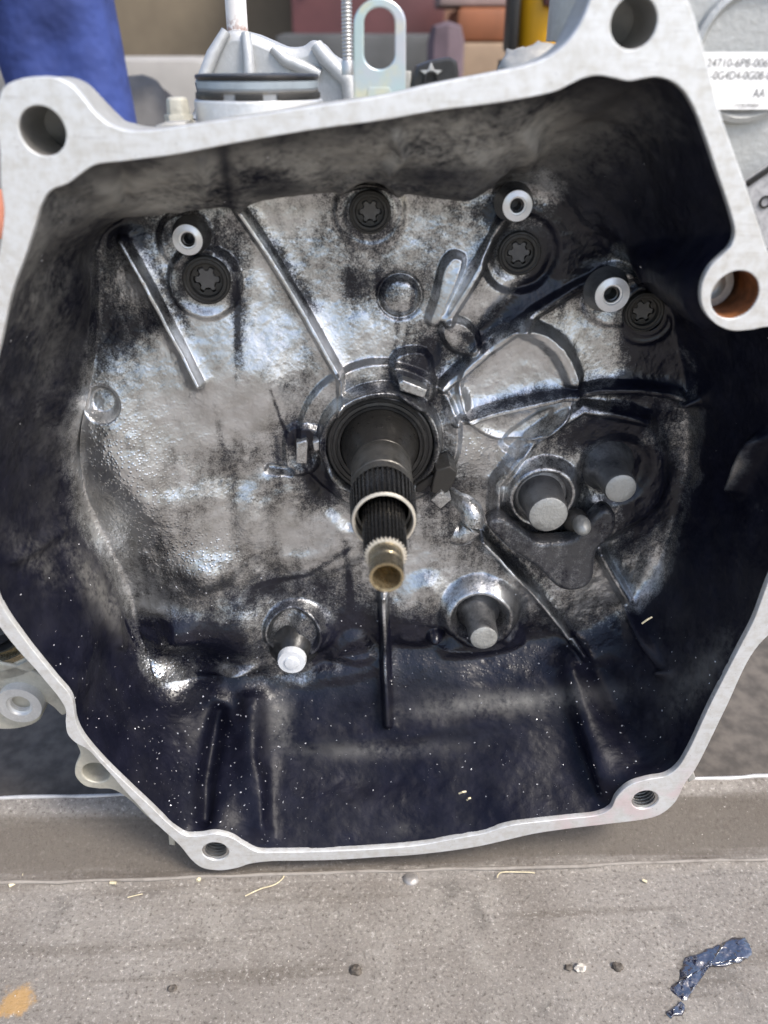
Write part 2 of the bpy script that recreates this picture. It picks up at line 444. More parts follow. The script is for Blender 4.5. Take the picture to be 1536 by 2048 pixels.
ca, sa = np.cos(TH_), np.sin(TH_)
tf = np.linspace(0, 1, NFL)**.9
rf = .018+(r_flo[:, None]-.018)*tf[None, :]
yf = np.full_like(rf, YF)
tw = np.linspace(0, 1, NWL+1)[1:]
# wall polyline floor -> mid -> rim
d1 = np.hypot(r_mid-r_flo, y_mid-YF); d2 = np.hypot(r_rim-r_mid, y_mid-YR)
br = (d1/(d1+d2))[:, None]; T = tw[None, :]
u1 = np.clip(T/br, 0, 1); u2 = np.clip((T-br)/(1-br), 0, 1)
rw = np.where(T < br, r_flo[:, None]+(r_mid-r_flo)[:, None]*u1, r_mid[:, None]+(r_rim+.0006-r_mid)[:, None]*u2)
yw = np.where(T < br, YF+(y_mid-YF)[:, None]*u1, y_mid[:, None]+(YR+.0036-y_mid)[:, None]*u2)
R_ = np.concatenate([rf, rw], 1); Y_ = np.concatenate([yf, yw], 1)
NR = NFL+NWL
def smooth_r(A, s):
    k = np.exp(-(np.arange(-3*s, 3*s+1)/s)**2/2); k /= k.sum()
    pad = np.concatenate([2*A[:, :1]-A[:, 3*s:0:-1], A, 2*A[:, -1:]-A[:, -2:-3*s-2:-1]], 1)
    out = np.zeros_like(A)
    for i, w in enumerate(k): out += w*pad[:, i:i+A.shape[1]]
    return out
R_ = smooth_r(R_, 7); Y_ = smooth_r(Y_, 7)
V = np.stack([hub[0]+R_*ca[:, None], Y_, hub[2]+R_*sa[:, None]], 2)
WALL = np.concatenate([np.zeros(NFL), tw])[None, :].repeat(NTH, 0)      # 0 on the floor .. 1 at the rim

# base normals (towards the inside of the bell / the viewer)
def normals(V):
    dr = np.gradient(V, axis=1); dt = np.roll(V, -1, 0)-np.roll(V, 1, 0)
    n = np.cross(dr, dt); n /= np.linalg.norm(n, axis=2, keepdims=True)+1e-12
    s = np.sign(np.median(n[:, :NFL//2, 1])); return n*(-s)
Nn = normals(V)
for _ in range(2):
    Nn = (Nn+np.roll(Nn, 4, 0)+np.roll(Nn, -4, 0)); Nn /= np.linalg.norm(Nn, axis=2, keepdims=True)
# feature coordinates: the place on the plane of the floor, metres
U = (V[..., 0]*YF/V[..., 1]).ravel(); Z = ((V[..., 2]-CAM_Z)*YF/V[..., 1]).ravel()
wall = WALL.ravel(); P3 = V.reshape(-1, 3)
# photo-like working coordinates (pixels of the floor plane) for readability
def toUZ(x, y):
    q = P(x, y, YF); return q[..., 0], q[..., 2]-CAM_Z
def dseg(pts):
    p = np.array(pts, float); u, z = toUZ(p[:, 0], p[:, 1]); d = np.full(U.shape, 9.0); s_at = np.zeros(U.shape); L = 0
    tot = np.hypot(np.diff(u), np.diff(z)).sum()
    for i in range(len(p)-1):
        ax, az, bx, bz = u[i], z[i], u[i+1], z[i+1]; l2 = (bx-ax)**2+(bz-az)**2
        t = np.clip(((U-ax)*(bx-ax)+(Z-az)*(bz-az))/l2, 0, 1)
        dd = np.hypot(U-ax-t*(bx-ax), Z-az-t*(bz-az)); m = dd < d
        d = np.where(m, dd, d); s_at = np.where(m, (L+t*math.sqrt(l2))/tot, s_at); L += math.sqrt(l2)
    return d, s_at
PX = .000362                                        # about one photo pixel on the floor, metres
def disc(x, y):
    u, z = toUZ(np.array(float(x)), np.array(float(y))); return np.hypot(U-u, Z-z)
def poly(pts):                                      # signed distance (inside negative)
    p = catmull(pts, 5); u, z = toUZ(p[:, 0], p[:, 1]); d = np.full(U.shape, 9.0); ins = np.zeros(U.shape, bool)
    m = (U > u.min()-.02) & (U < u.max()+.02) & (Z > z.min()-.02) & (Z < z.max()+.02)
    Um, Zm = U[m], Z[m]; dm = np.full(Um.shape, 9.0); im = np.zeros(Um.shape, bool); n = len(u)
    for i in range(n):
        j = (i+1) % n; ax, az, bx, bz = u[i], z[i], u[j], z[j]
        t = np.clip(((Um-ax)*(bx-ax)+(Zm-az)*(bz-az))/((bx-ax)**2+(bz-az)**2+1e-15), 0, 1)
        dm = np.minimum(dm, np.hypot(Um-ax-t*(bx-ax), Zm-az-t*(bz-az)))
        c = ((az > Zm) != (bz > Zm)) & (Um < (bx-ax)*(Zm-az)/(bz-az+1e-15)+ax); im ^= c
    d[m] = np.where(im, -dm, dm); return d
H = np.zeros(U.shape)
floor_w = 1-sst(.25, .6, wall)
def add(h): 
    global H; H = H+h*floor_w
def rib(pts, w, h, foot=2.2, ends=None):
    d, s = dseg(pts); w = w*PX
    h = h*(1.25 if h > 0 else 1); prof = .68*(1-sst(w*.25, w*1.5, d))+.32*np.exp(-(d/(w*foot))**2)
    hh = h if ends is None else ends[0]+(ends[1]-ends[0])*s
    add(hh*prof)
def dome(x, y, r, h, p=1.0):
    d = disc(x, y)/(r*PX); add(h*np.clip(1-d*d, 0, 1)**p)
def pad(x, y, r, h, e=5):
    d = disc(x, y); add(h*(1-sst(r*PX-e*PX*.5, r*PX+e*PX, d)))
def ring(x, y, r, w, h):
    d = np.abs(disc(x, y)-r*PX); add(h*np.exp(-(d/(w*PX))**2))
def padp(pts, h, e=7):
    d = poly(pts); add(h*(1-sst(-e*PX, e*PX, d)))
def swell(x, y, rx, ry, h, rot=0):
    u, z = toUZ(np.array(float(x)), np.array(float(y))); c, s = math.cos(rot), math.sin(rot)
    a = ((U-u)*c+(Z-z)*s)/(rx*PX); b = (-(U-u)*s+(Z-z)*c)/(ry*PX); add(h*np.exp(-(a*a+b*b)))
# broad form of the floor
swell(330, 820, 190, 170, .010); swell(560, 700, 140, 90, .004); swell(250, 930, 90, 160, .012, .3); swell(600, 560, 90, 170, -.003)
swell(1020, 560, 110, 50, .004, .6); swell(430, 640, 60, 150, .003); swell(540, 790, 40, 110, .004, .15)
swell(480, 1250, 70, 110, .014); swell(660, 1180, 120, 60, -.004); swell(940, 890, 50, 60, .004)
# ribs
rib([(250,478),(300,560),(350,655),(405,752)], 8, .0085)
rib([(478,415),(540,510),(610,625),(676,735)], 8, .0085)
rib([(1012,425),(960,520),(893,632)], 10, .0085)
rib([(1330,560),(1270,545),(1205,548),(1150,576),(1068,622),(968,697),(888,767)], 10, .010, 2.2, (.002, .0115))
rib([(1400,800),(1330,778),(1270,769),(1193,768),(1108,783),(1008,806),(915,832)], 10, .010)
rib([(962,1068),(1048,1155),(1118,1240),(1170,1320)], 7, .011)
rib([(766,1180),(770,1290),(776,1450)], 9, .012)
rib([(1195,1095),(1250,1190),(1330,1345)], 10, .010)
rib([(682,738),(682,812)], 6, .003)
rib([(1052,652),(1085,668),(1112,692),(1130,722),(1140,748)], 15, .0075)
padp([(885,525),(905,505),(925,512),(918,545),(895,600),(872,645),(855,640),(868,590)], .008)
padp([(880,650),(905,632),(930,640),(955,672),(950,695),(920,705),(895,690)], .007)
padp([(880,690),(930,720),(900,760),(880,740)], -.003, 14)
padp([(960,660),(1040,560),(1090,530),(1110,560),(1020,620),(975,690)], -.003, 16)
pad(1032, 765, 108, .0035, 6); ring(1032, 765, 108, 9, .0018)
padp([(893,785),(925,775),(935,800),(925,820),(900,822)], .004, 10)
# boss pads and plug seats
pad(412, 562, 58, .004, 8); ring(740, 425, 52, 8, .002); pad(1040, 508, 62, -.004, 10); ring(1290, 625, 48, 8, .003)
pad(375, 480, 44, .003, 8); pad(1225, 590, 50, .003, 10)
pad(800, 592, 34, .003, 6); ring(800, 592, 35, 6, -.0025); dome(800, 592, 30, .002)
pad(212, 795, 25, -.009, 12)
# hub
pad(759, 872, 150, .005, 9); pad(759, 873, 113, .0125, 7); ring(759, 873, 108, 6, .0015); pad(759, 873, 97, -.009, 4)
padp([(790,705),(850,700),(862,790),(830,800),(785,745)], .006)
padp([(578,850),(640,850),(632,930),(580,940)], .004)
rib([(540,935),(580,938)], 9, -.006, 1.2)
# crescent trough lower left of the hub
rib([(632,905),(640,960),(668,1010),(700,1040)], 20, -.006, 1.8)
# lower-left disc and slab
pad(615, 1040, 128, .003, 26); ring(600, 1050, 80, 16, .0015)
padp([(258,1000),(300,965),(350,972),(430,962),(510,990),(520,1060),(500,1110),(440,1160),(380,1190),(300,1165),(255,1090)], .0045, 30)
swell(420, 1130, 60, 50, .008)
# bulge at the lower left
swell(362, 1250, 74, 60, .022, .35); swell(320, 1335, 42, 58, .018, .5); padp([(290,1250),(315,1225),(345,1235),(330,1262)], -.004, 16)
# pump area below right
padp([(990,955),(1060,868),(1160,805),(1275,820),(1330,900),(1320,1000),(1240,1060),(1150,1100),(1050,1085),(985,1020)], .006, 14)
rib([(988,1010),(990,955),(1060,868),(1160,805),(1290,830)], 11, .006)
pad(1077, 974, 70, .006, 12); ring(1077, 974, 60, 9, .004); pad(1077, 974, 48, -.004, 8)
pad(1226, 935, 64, -.005, 20)
padp([(1000,880),(1030,850),(1100,812),(1080,860),(1020,900)], -.004)
# bore of the lower shaft
pad(957, 1215, 80, .006, 14); ring(957, 1218, 66, 11, .006); pad(957, 1215, 46, -.008, 10)
padp([(800,1185),(860,1150),(900,1210),(850,1280),(790,1275)], .006, 22); dome(870, 1262, 22, .012)
padp([(1000,1110),(1040,1150),(1040,1250),(1010,1280),(980,1130)], .004, 18)
padp([(880,1290),(1030,1262),(1040,1285),(890,1310)], .006, 16)
padp([(600,1215),(650,1232),(668,1265),(640,1290),(590,1280)], .008, 18); ring(590, 1250, 58, 7, .006)
padp([(660,1310),(690,1270),(720,1265),(750,1310),(720,1325)], .006, 16)
padp([(540,1345),(560,1290),(600,1295),(640,1330),(760,1318),(760,1340),(560,1370)], .003, 20)
swell(470, 1330, 50, 14, .010, .25)
# casting skin
H += (fbm(P3, 34, 3, 11)-.5)*.0032+(fbm(P3, 15, 2, 13)-.5)*.010*(1-sst(.5, 1, wall))
H += (fbm(P3, 75, 3, 17)-.5)*.0010*(1-sst(.2, .6, wall))
H += (fbm(P3, 160, 3, 21)-.5)*.0010
H += (fbm(P3, 620, 2, 31)-.5)*.00022
# wall forms
def wadd(h): 
    global H; H = H+h*sst(.02, .25, wall)*(1-sst(.90, 1.0, wall))
def wrib(pts, w, h):
    d, s = dseg(pts); wadd(h*np.exp(-(d/(w*PX))**2))
def wswell(x, y, rx, ry, h, rot=0):
    u, z = toUZ(np.array(float(x)), np.array(float(y))); c, s = math.cos(rot), math.sin(rot)
    a = ((U-u)*c+(Z-z)*s)/(rx*PX); b = (-(U-u)*s+(Z-z)*c)/(ry*PX); wadd(h*np.exp(-(a*a+b*b)))
wrib([(505,1400),(500,1520),(520,1680)], 30, .010); wrib([(440,1420),(415,1560),(405,1680)], 18, -.010)
wrib([(1130,1300),(1175,1430),(1225,1590)], 26, .010); wrib([(1200,1340),(1270,1500),(1300,1560)], 34, -.007)
wrib([(1528,880),(1500,930),(1478,975)], 16, .012); wswell(1328, 1348, 13, 12, .008)
wrib([(360,470),(270,500),(100,620),(60,760)], 30, .003); wswell(130, 700, 60, 60, -.003)
wrib([(790,270),(805,310),(780,345)], 9, .004); wrib([(400,300),(410,380)], 10, .003); wrib([(245,335),(255,400)], 10, -.003)
wrib([(1065,300),(1040,360),(1000,400)], 16, .006); wrib([(1195,160),(1120,230),(1050,330)], 34, -.004)
wrib([(1290,160),(1280,300),(1210,470)], 60, -.004); wrib([(1210,470),(1330,560),(1420,640)], 30, .006)
wrib([(640,1480),(820,1470),(1000,1440)], 34, .003); wswell(730, 1560, 130, 60, -.003); wrib([(380,1320),(470,1450)], 24, .004)
wrib([(120,1060),(60,1100),(20,1120)], 14, .003); wrib([(230,1200),(245,1290)], 12, .004); wswell(125, 1365, 18, 34, -.004, .4)

# ---- grime, with some highlights painted in
def blob(x, y, rx, ry, rot=0):
    u, z = toUZ(np.array(float(x)), np.array(float(y))); c, s = math.cos(math.radians(-rot)), math.sin(math.radians(-rot))
    a = ((U-u)*c+(Z-z)*s)/(rx*PX); b = (-(U-u)*s+(Z-z)*c)/(ry*PX); return np.exp(-(a*a+b*b))
clean_glint = .80*(1-sst(.04, .22, wall))-.1; wet = np.full(U.shape, .10); film = np.zeros(U.shape)
n40 = fbm(P3, 45, 4, 51)-.5; n15 = fbm(P3, 16, 3, 71)-.5; n90 = fbm(P3, 120, 4, 61)-.5
clean_glint += (n40*.5+n15*.6)*(1-sst(.1, .4, wall))
for x, y, rx, ry, a, rot in [  # bare metal, plus painted sky reflection at left and highlights on the lower-left bulge
  (590,680,70,60,.35,0),(400,800,95,70,.35,0),(300,890,95,80,.35,0),(225,960,45,120,.7,-18),(430,1040,120,70,.22,0),(530,790,35,70,.35,0),
  (700,690,70,45,.35,0),(640,540,80,60,.12,0),(950,890,45,50,.5,0),(1020,740,80,60,.22,0),(1180,680,60,45,.22,0),(1010,580,60,30,.35,-30),
  (1180,910,80,45,.30,0),(640,1060,90,70,.2,0),(320,1340,46,64,1.9,-35),(540,480,40,60,.2,0),(620,430,90,25,.2,0),(900,560,14,60,.5,20),
  (690,780,50,60,.1,0),(1040,870,60,30,.25,0),(880,430,50,30,.2,0),(1080,400,30,30,.2,0),(930,800,22,22,.3,0),(330,580,40,90,.1,-30),(520,1270,60,80,.32,0),(470,1325,50,12,.6,14),
  (310,1205,36,16,.8,0),(955,1200,75,60,.25,0),(1030,1180,30,70,.2,-35),(1490,940,14,45,.8,20),(1290,870,20,30,.3,0),(520,1440,28,70,.35,0),(820,1150,25,60,.35,0)]:
    clean_glint += a*blob(x, y, rx, ry, rot)
for x, y, rx, ry, a, rot in [(430,900,120,30,.25,0),(560,760,50,90,.18,0),(380,1010,30,60,.25,15),(470,1000,10,90,.3,4),(440,840,9,90,.3,-4),(260,860,40,30,.3,20),(620,700,25,60,.2,0),(700,600,12,120,.2,0),(590,480,60,30,.25,-20),(860,800,40,30,.3,0),
  (300,640,70,35,.5,-25),(220,600,40,120,.35,0),(250,450,90,40,.7,0),(400,470,60,50,.35,0),(480,650,10,110,.35,0),(556,900,9,80,.3,0),(340,800,9,90,.2,0),
  (600,860,40,25,.7,0),(820,745,55,40,.6,0),(740,570,80,38,.38,0),(1160,480,60,100,1.1,20),(1060,590,120,26,.95,-40),(1210,850,120,45,.8,-10),(1250,930,60,60,.5,0),
  (1110,1110,110,60,.45,0),(660,1000,50,45,.15,0),(390,1250,110,45,.65,0),(560,1180,150,40,.5,0),(740,1240,160,70,.38,0),(900,1290,200,50,.6,0),(860,690,30,40,.5,0),
  (640,960,30,60,.6,-30),(880,980,40,40,.5,0),(920,1060,60,50,.25,0),(1320,700,90,120,.8,0),(1300,1000,90,120,.9,0),(1210,770,140,16,.5,-5),(1000,420,60,18,.5,0),(760,893,130,110,.4,0),
  (1040,508,75,70,.35,0),(1290,620,60,50,.4,0),(740,425,65,55,.3,0),(412,562,62,58,.25,0),(200,700,45,90,.3,0)]:
    clean_glint -= 1.3*a*blob(x, y, rx, ry, rot)
for pts, w, a in [([(500,425),(560,510),(632,620)], 9, .45), ([(272,465),(330,560),(385,660)], 10, .45), ([(905,840),(1010,812),(1110,790),(1260,775)], 6, .4),
                  ([(1150,760),(1010,795),(925,822)], 9, .5), ([(692,1080),(698,1160),(704,1260)], 8, .6), ([(700,1095),(610,1155),(520,1168)], 6, .5),
                  ([(545,770),(562,830),(580,880)], 3, .6), ([(800,620),(790,700)], 6, .3), ([(830,560),(805,720)], 5, .3), ([(476,560),(476,760)], 5, .4), ([(885,640),(985,700)], 7, .4)]:
    d, s = dseg(pts); clean_glint -= a*np.exp(-(d/(w*PX))**2)
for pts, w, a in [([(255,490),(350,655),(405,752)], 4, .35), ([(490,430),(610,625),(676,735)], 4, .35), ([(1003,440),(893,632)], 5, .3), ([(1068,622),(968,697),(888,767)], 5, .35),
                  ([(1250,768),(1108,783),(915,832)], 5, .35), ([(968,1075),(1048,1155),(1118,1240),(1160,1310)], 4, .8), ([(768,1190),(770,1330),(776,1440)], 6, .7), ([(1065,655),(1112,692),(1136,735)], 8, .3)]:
    d, s = dseg(pts); clean_glint += a*np.exp(-(d/(w*PX))**2)
band = sst(1130, 1260, np.interp(Z, np.sort(toUZ(np.full(60, 760.), np.linspace(2000, 300, 60))[1]), np.linspace(2000, 300, 60)))
PYv = np.interp(Z, np.sort(toUZ(np.full(60, 760.), np.linspace(2000, 300, 60))[1]), np.linspace(2000, 300, 60))
clean_glint -= .76*sst(1170, 1310, PYv+n40*140)
wet += .5*blob(240, 950, 110, 140)+.45*blob(400, 1090, 130, 70)+.6*blob(320, 1320, 70, 90)+.15*sst(1200, 1330, PYv)+.3*blob(950, 900, 60, 60)
wet = np.clip(wet, 0, 1)*(1-.65*sst(.12, .35, wall))
# dusty films on the walls: wiped tan-grey areas, and a painted slate sheen at left
film += 1.0*blob(640, 345, 330, 55, -8)*(wall > .03)+.5*blob(330, 370, 140, 45, -10)*(wall > .03)+.75*blob(920, 290, 110, 60, 0)*(wall > .03)
film += .4*blob(1080, 270, 50, 40)*(wall > .03)+.10*blob(1240, 270, 90, 90)+.28*blob(90, 620, 110, 200, 15)*(wall > .1)+.3*blob(120, 900, 80, 160)*(wall > .1)
film += .35*blob(200, 1150, 90, 110, 30)*(wall > .1)+.3*blob(1000, 1400, 220, 30, 8)+.3*blob(820, 1660, 60, 30)+.3*blob(560, 1440, 30, 80)+.18*blob(1380, 1350, 70, 180, -20)*(wall > .1)
film *= (1-.9*(blob(450, 330, 12, 60)+blob(550, 380, 70, 18)+blob(860, 350, 100, 22)))
film *= 1-.72*sst(.05, .15, wall)*sst(400, 640, PYv+n40*160); film += .06*(n40+.1)*sst(.1, .3, wall)
film += .30*blob(1010, 1405, 230, 30, -6)+.20*blob(740, 1500, 160, 26, 0)+.22*blob(560, 1440, 26, 90)+.30*blob(60, 560, 60, 160, 12)*(wall > .1)+.30*blob(190, 1180, 22, 130, -22)*(wall > .1)+.25*blob(60, 1110, 30, 70, -25)*(wall > .1)+.2*blob(1420, 1330, 40, 170, 25)*(wall > .1)  # left wall blobs paint a slate sheen into the film
film = np.clip(film+n90*1.2*film, 0, 1)
clean_glint = np.clip(clean_glint+n90*.35, -.5, 1.4)

Vd = P3+Nn.reshape(-1, 3)*(-1 if Nn[:, :NFL//2, 1].mean() > 0 else 1)*H[:, None]
_d = Vd-CAM; _f = _d @ FWD; _x = _d @ RGT/_f*F+768; _y = 1024-_d @ UPV/_f*F
PLUGS = []
for x, y, rr in ((412, 562, 48), (740, 425, 42), (1040, 508, 43), (1290, 625, 40)):
    dd = np.hypot(_x-x, _y-y); m = (dd < rr*1.6) & (wall < .6); y0 = float(np.median(Vd[(dd < rr*1.3) & (dd > rr*.8) & (wall < .4), 1]))
    k = 1-sst(rr*1.02, rr*1.5, dd[m]); Vd[m, 1] = Vd[m, 1]*(1-k)+y0*k
    k2 = 1-sst(rr*.72, rr*.80, dd[m]); Vd[m, 1] += .014*k2; PLUGS.append((x, y, rr, y0))
Q = grid_quads(NTH, NR, True)
e1 = Vd[Q[0, 1]]-Vd[Q[0, 0]]; e2 = Vd[Q[0, 3]]-Vd[Q[0, 0]]
if np.cross(e1, e2)[1] > 0: Q = Q[:, ::-1]
me = mesh_np('bell_interior', Vd, Q)
ca_ = me.color_attributes.new('grime', 'FLOAT_COLOR', 'POINT')
ca_.data.foreach_set('color', np.stack([clean_glint, wet, film, sst(.06, .3, wall)], 1).astype(np.float32).ravel())
bell = part(link(me, 'bell_interior', MAT['cast']))
FLOORPTS = Vd.reshape(NTH, NR, 3)
#@@PARTS
def lobed(n, a): return lambda th, k, r: r*(1+a*np.cos(n*th))
def Pc(x, y, Y): return P(float(x), float(y), Y)
def rpx(x, y, Y): return mpp(float(x), float(y), Y)

# ---- holes of the flange
def bore(x, y, r, depth, mat, threads=0, back=False, name='bolt_hole'):
    c = Pc(x, y, YR); s = rpx(x, y, YR); R = r*s
    prof = [(R+.0016, -.0001), (R, -.0016)] if threads else [(R+.0004, .0), (R, -.0006)]
    prof = [(R+.0012, -.0046)]+[(R+.0008, -.0046)]+[(R, -.0006 if not threads else -.001)]
    if threads:
        p = .0027; d = -.0008
        for k in range(threads):
            prof += [(R*.99, d-p*.15), (R*.82, d-p*.45), (R*.82, d-p*.6), (R*.99, d-p*.9)]; d -= p
        prof.append((R*.82, -depth)); prof.append((.0005, -depth))
    else:
        prof += [(R*.97, -depth*.5), (R*.95, -depth)]
        if back: prof.append((.0005, -depth))
    m = MB(); m.rev(prof, c, n=48, cap=back or bool(threads))
    o = m.build(name, mat); return part(o)
bore(85, 262, 46, .034, MAT['bore']); bore(1268, 45, 47, .05, MAT['bore'], back=True)
bore(1470, 590, 48, .030, MAT['rustbore'])
bore(431, 1703, 27, .024, MAT['thread'], 8); bore(1290, 1600, 27, .024, MAT['thread'], 8)
# sleeve seen through the lower hole of the right lug
m = MB(); c = Pc(1470, 590, YR); s = rpx(1470, 590, YR); c = c+np.array([-.004, .022, .0])
m.rev([(48*s, 0), (46*s, .0015), (30*s, .0015), (29*s, -.004), (16*s, -.004), (15*s, .001), (.0005, .001)], c, n=40)
o = m.build('dowel_sleeve', MAT['bore']); part(o)

# ---- bright turned bosses
PJ = Vd-CAM; PJf = PJ @ FWD; PJx = PJ @ RGT/PJf*F+768; PJy = 1024-PJ @ UPV/PJf*F
def ysurf(x, y, r=6, front=False):
    m = (np.hypot(PJx-x, PJy-y) < r) & (wall < .25); v = Vd[m, 1]
    return float(np.min(v) if front else np.median(v)) if len(v) else YF
def boss(x, y, r, Y, hole, Y0=YF+.004):
    c = Pc(x, y, Y); s = rpx(x, y, Y); b = MB(); c0 = np.array([c[0], Y0, c[2]]); D = Y0-Y
    b.rev([(r*s*1.30, D-.014), (r*s*1.10, D-.009), (r*s*1.03, D-.004), (r*s*1.0, D-.0012), (r*s*.97, D-.0004)], c0, n=56, cap=False)
    o = part(b.build('threaded_boss', MAT['pinside'], deg=40)); f = MB()
    prof = [(r*s*.97, D-.0004), (r*s*.95, D)]; n_ = 7
    for q in range(n_):
        a0 = .95-(.95-hole/r*1.4)*(q+.5)/n_; prof += [(r*s*(a0+.01), D), (r*s*a0, D-.00012)]
    prof += [(hole*s*1.38, D), (hole*s*1.3, D-.0010), (hole*s*1.14, D-.0011), (hole*s, D-.002), (hole*s*.98, D-.014)]
    f.rev(prof, c0, n=56, cap=False); f = f.build('boss_face', MAT['boss'], deg=30); f.parent = o; h = MB()
    h.rev([(hole*s*1.02, D-.0012), (hole*s*.95, D-.0030), (hole*s*.78, D-.0034), (hole*s*.74, D-.014), (.0003, D-.014)], c0, n=40)
    h = h.build('threaded_hole', MAT['thread2']); h.parent = o; return o
boss(375, 480, 31, min(.4865, ysurf(375, 480, 20)-.006), 13); boss(1035, 412, 31, .482, 13); boss(1225, 590, 36, .476, 15)

# ---- six-lobe plugs
def plug(x, y, r, Y, k=.68):
    c = Pc(x, y, Y); s = rpx(x, y, Y); R = r*s; D = .012; b = MB(); c0 = np.array([c[0], Y+D, c[2]])
    b.rev([(R*1.0, 0), (R, D-.001), (R*.96, D-.0002), (R*.90, D), (R*.84, D-.0006), (R*.80, D-.0004), (R*k*1.05, D-.0006), (R*k, D-.0012), (R*k*.97, D-.0035)], c0, n=72, cap=False)
    o = part(b.build('socket_plug', MAT['plug']))
    n = 72; th = np.arange(n)*2*PI/n; lob = np.where(np.cos(6*th) > 0, 1.0, .80)+.06*np.cos(6*th)
    m = MB(); m.rev([(R*k, D-.0034), (R*k*.80, D-.0036), (R*k*.78, D-.0065)], c0, n=n, cap=True,
                    rf=lambda t, q, r_: r_*(np.where(q > 0, lob, 1.0)))
    f = m.build('lobed_socket', MAT['plug']); f.parent = o
    m = MB(); m.rev([(R*k*.70, D-.0064), (R*k*.70, D-.0045), (R*k*.66, D-.0042)], c0, n=n, rf=lambda t, q, r_: r_*lob)
    f = m.build('socket_face', MAT['plugface']); f.parent = o
for x, y, rr, y0 in PLUGS: plug(x, y, rr, y0-.004)

# ---- input shaft
AX = Pc(760, 895, .485)
def axp(Y): return np.array([AX[0], Y, AX[2]])
def sx(px, Y):                                     # radius in metres of something px wide in the photo at depth Y on the axis
    p = axp(Y); return px*float(np.dot(p-CAM, FWD))/F
def lathe(name, prof, mat, n=72, rf=None, cap=True, deg=35):
    """prof: (radius px, depth Y)"""
    prof = [(q, float(np.interp(y, [.363, .379, .407, .434, .4622, .482], [.331, .351, .387, .421, .455, .482])) if y < .482 else y) for q, y in prof]
    m = MB(); m.rev([(sx(r, Y), .52-Y) for r, Y in prof], np.array([AX[0], .52, AX[2]]), n=n, rf=rf, cap=cap)
    return m.build(name, mat, deg=deg)
shaft = part(lathe('input_shaft', [(80, .4905), (79, .4880), (76, .4835), (70, .474), (63.5, .467), (61, .463), (61, .4625), (59.5, .462)], MAT['shaft'], cap=False))
seal = part(lathe('oil_seal', [(107, .4965), (105.5, .4868), (103, .4862), (99, .4864), (98, .4872), (95, .4872), (94, .4863), (89, .4860), (88, .4872), (86, .4872), (85, .4864), (80, .4866), (78, .4920)], MAT['seal'], cap=False))
band = lathe('ground_band', [(59.5, .4622), (61, .4615), (61, .4490), (60, .4482), (60, .4445), (62.5, .4440), (62.5, .4395), (61, .4390), (61, .4330)], MAT['shaft2'], cap=False); band.parent = shaft
def teeth(N, a, flat=.25):
    def f(th, k, r):
        w = np.cos(N*th); return r*(1-a*(1-np.clip(.5+w*1.3, 0, 1)))
    return f
outer_sp = lathe('outer_spline', [(60.5, .4340), (64, .4318), (66.5, .4300), (66.5, .4085), (65.5, .4075)], MAT['spline'], n=40*10, rf=teeth(40, .075), cap=False, deg=25); outer_sp.parent = shaft
rim_ = lathe('sleeve_end', [(65.3, .40765), (63.5, .4068), (60, .4066), (57.5, .4072), (57, .412)], MAT['tooth'], n=96, cap=False); rim_.parent = shaft
bor = lathe('sleeve_bore', [(57, .4115), (56, .440), (40, .441)], MAT['black'], n=64, cap=False); bor.parent = shaft
sr = lathe('snap_ring', [(55.5, .417), (55.5, .4155), (51, .4153), (51, .417)], MAT['tooth'], n=64, cap=False); sr.parent = shaft
isp = lathe('inner_spline', [(41, .442), (43, .436), (43.5, .4345), (44.5, .3805), (43.8, .3796)], MAT['spline'], n=32*10, rf=teeth(32, .11), cap=False, deg=25); isp.parent = shaft
isf = lathe('spline_face', [(43.8, .37955), (42.5, .3786), (36, .3784), (35, .3784)], MAT['tooth'], n=320, rf=lambda th, k, r: r*(1-.10*(1-np.clip(.5+np.cos(32*th)*1.3, 0, 1))*(1 if k < 2 else 0)), cap=False); isf.parent = shaft
tip = lathe('pilot_tip', [(35.5, .3790), (35, .3720), (34.2, .3718), (34.2, .3708), (35.2, .3706), (35.2, .3640), (34.6, .3630)], MAT['bronze2'], n=64, cap=False); tip.parent = shaft
tb = lathe('centre_bore', [(34.6, .3630), (33.4, .3624), (30.5, .3623), (29, .3632), (27, .3660), (25, .3700), (17, .3760), (15.5, .3765), (14, .385), (.5, .386)], MAT['bronze'], n=64); tb.parent = shaft

# ---- pins standing on the floor of the bell
def pin(x, y, r, Yf, name, mat_side, mat_end, collar=(), taper=1.02):
    c = Pc(x, y, Yf); s = rpx(x, y, Yf); c0 = np.array([c[0], YF+.008, c[2]]); D = c0[1]-Yf; b = MB()
    prof = [(q*s, d) for q, d in collar]+[(r*s*taper, collar[-1][1]+.003), (r*s*1.01, D-.0032), (r*s*.985, D-.0016), (r*s*.93, D-.0004)]
    b.rev(prof, c0, n=48, cap=False); o = part(b.build(name, mat_side, deg=40))
    e = MB(); e.rev([(r*s*.93, D-.0004), (r*s*.86, D+.0002), (r*s*.5, D+.0006), (.0004, D+.0007)], c0, n=48); e = e.build('pin_end', mat_end); e.parent = o
    return o
pin(1097, 1030, 41, .464, 'shift_pin', MAT['pinside'], MAT['pin'], [(72, 0), (69, .010), (64, .0135), (57, .014), (55, .020), (52, .0205), (47, .021), (46, .023)], 1.06)
pin(1242, 978, 33, .469, 'shift_pin', MAT['pinside'], MAT['pin'], [(66, 0), (58, .009), (48, .014), (41, .018)], 1.08)
pin(968, 1277, 29, .469, 'shift_pin', MAT['pinside'], MAT['pin'], [(60, 0), (52, .008), (44, .012), (38, .016)], 1.08)
c = Pc(583, 1327, .480); s = rpx(583, 1327, .480); b = MB(); c0 = np.array([c[0], YF, c[2]])
b.rev([(60*s, -.004), (50*s, .006), (38*s, .013), (31*s, .0165), (27*s, .018)], c0, n=40, cap=False)
o = part(b.build('dowel_pin', MAT['seal'])); b = MB()
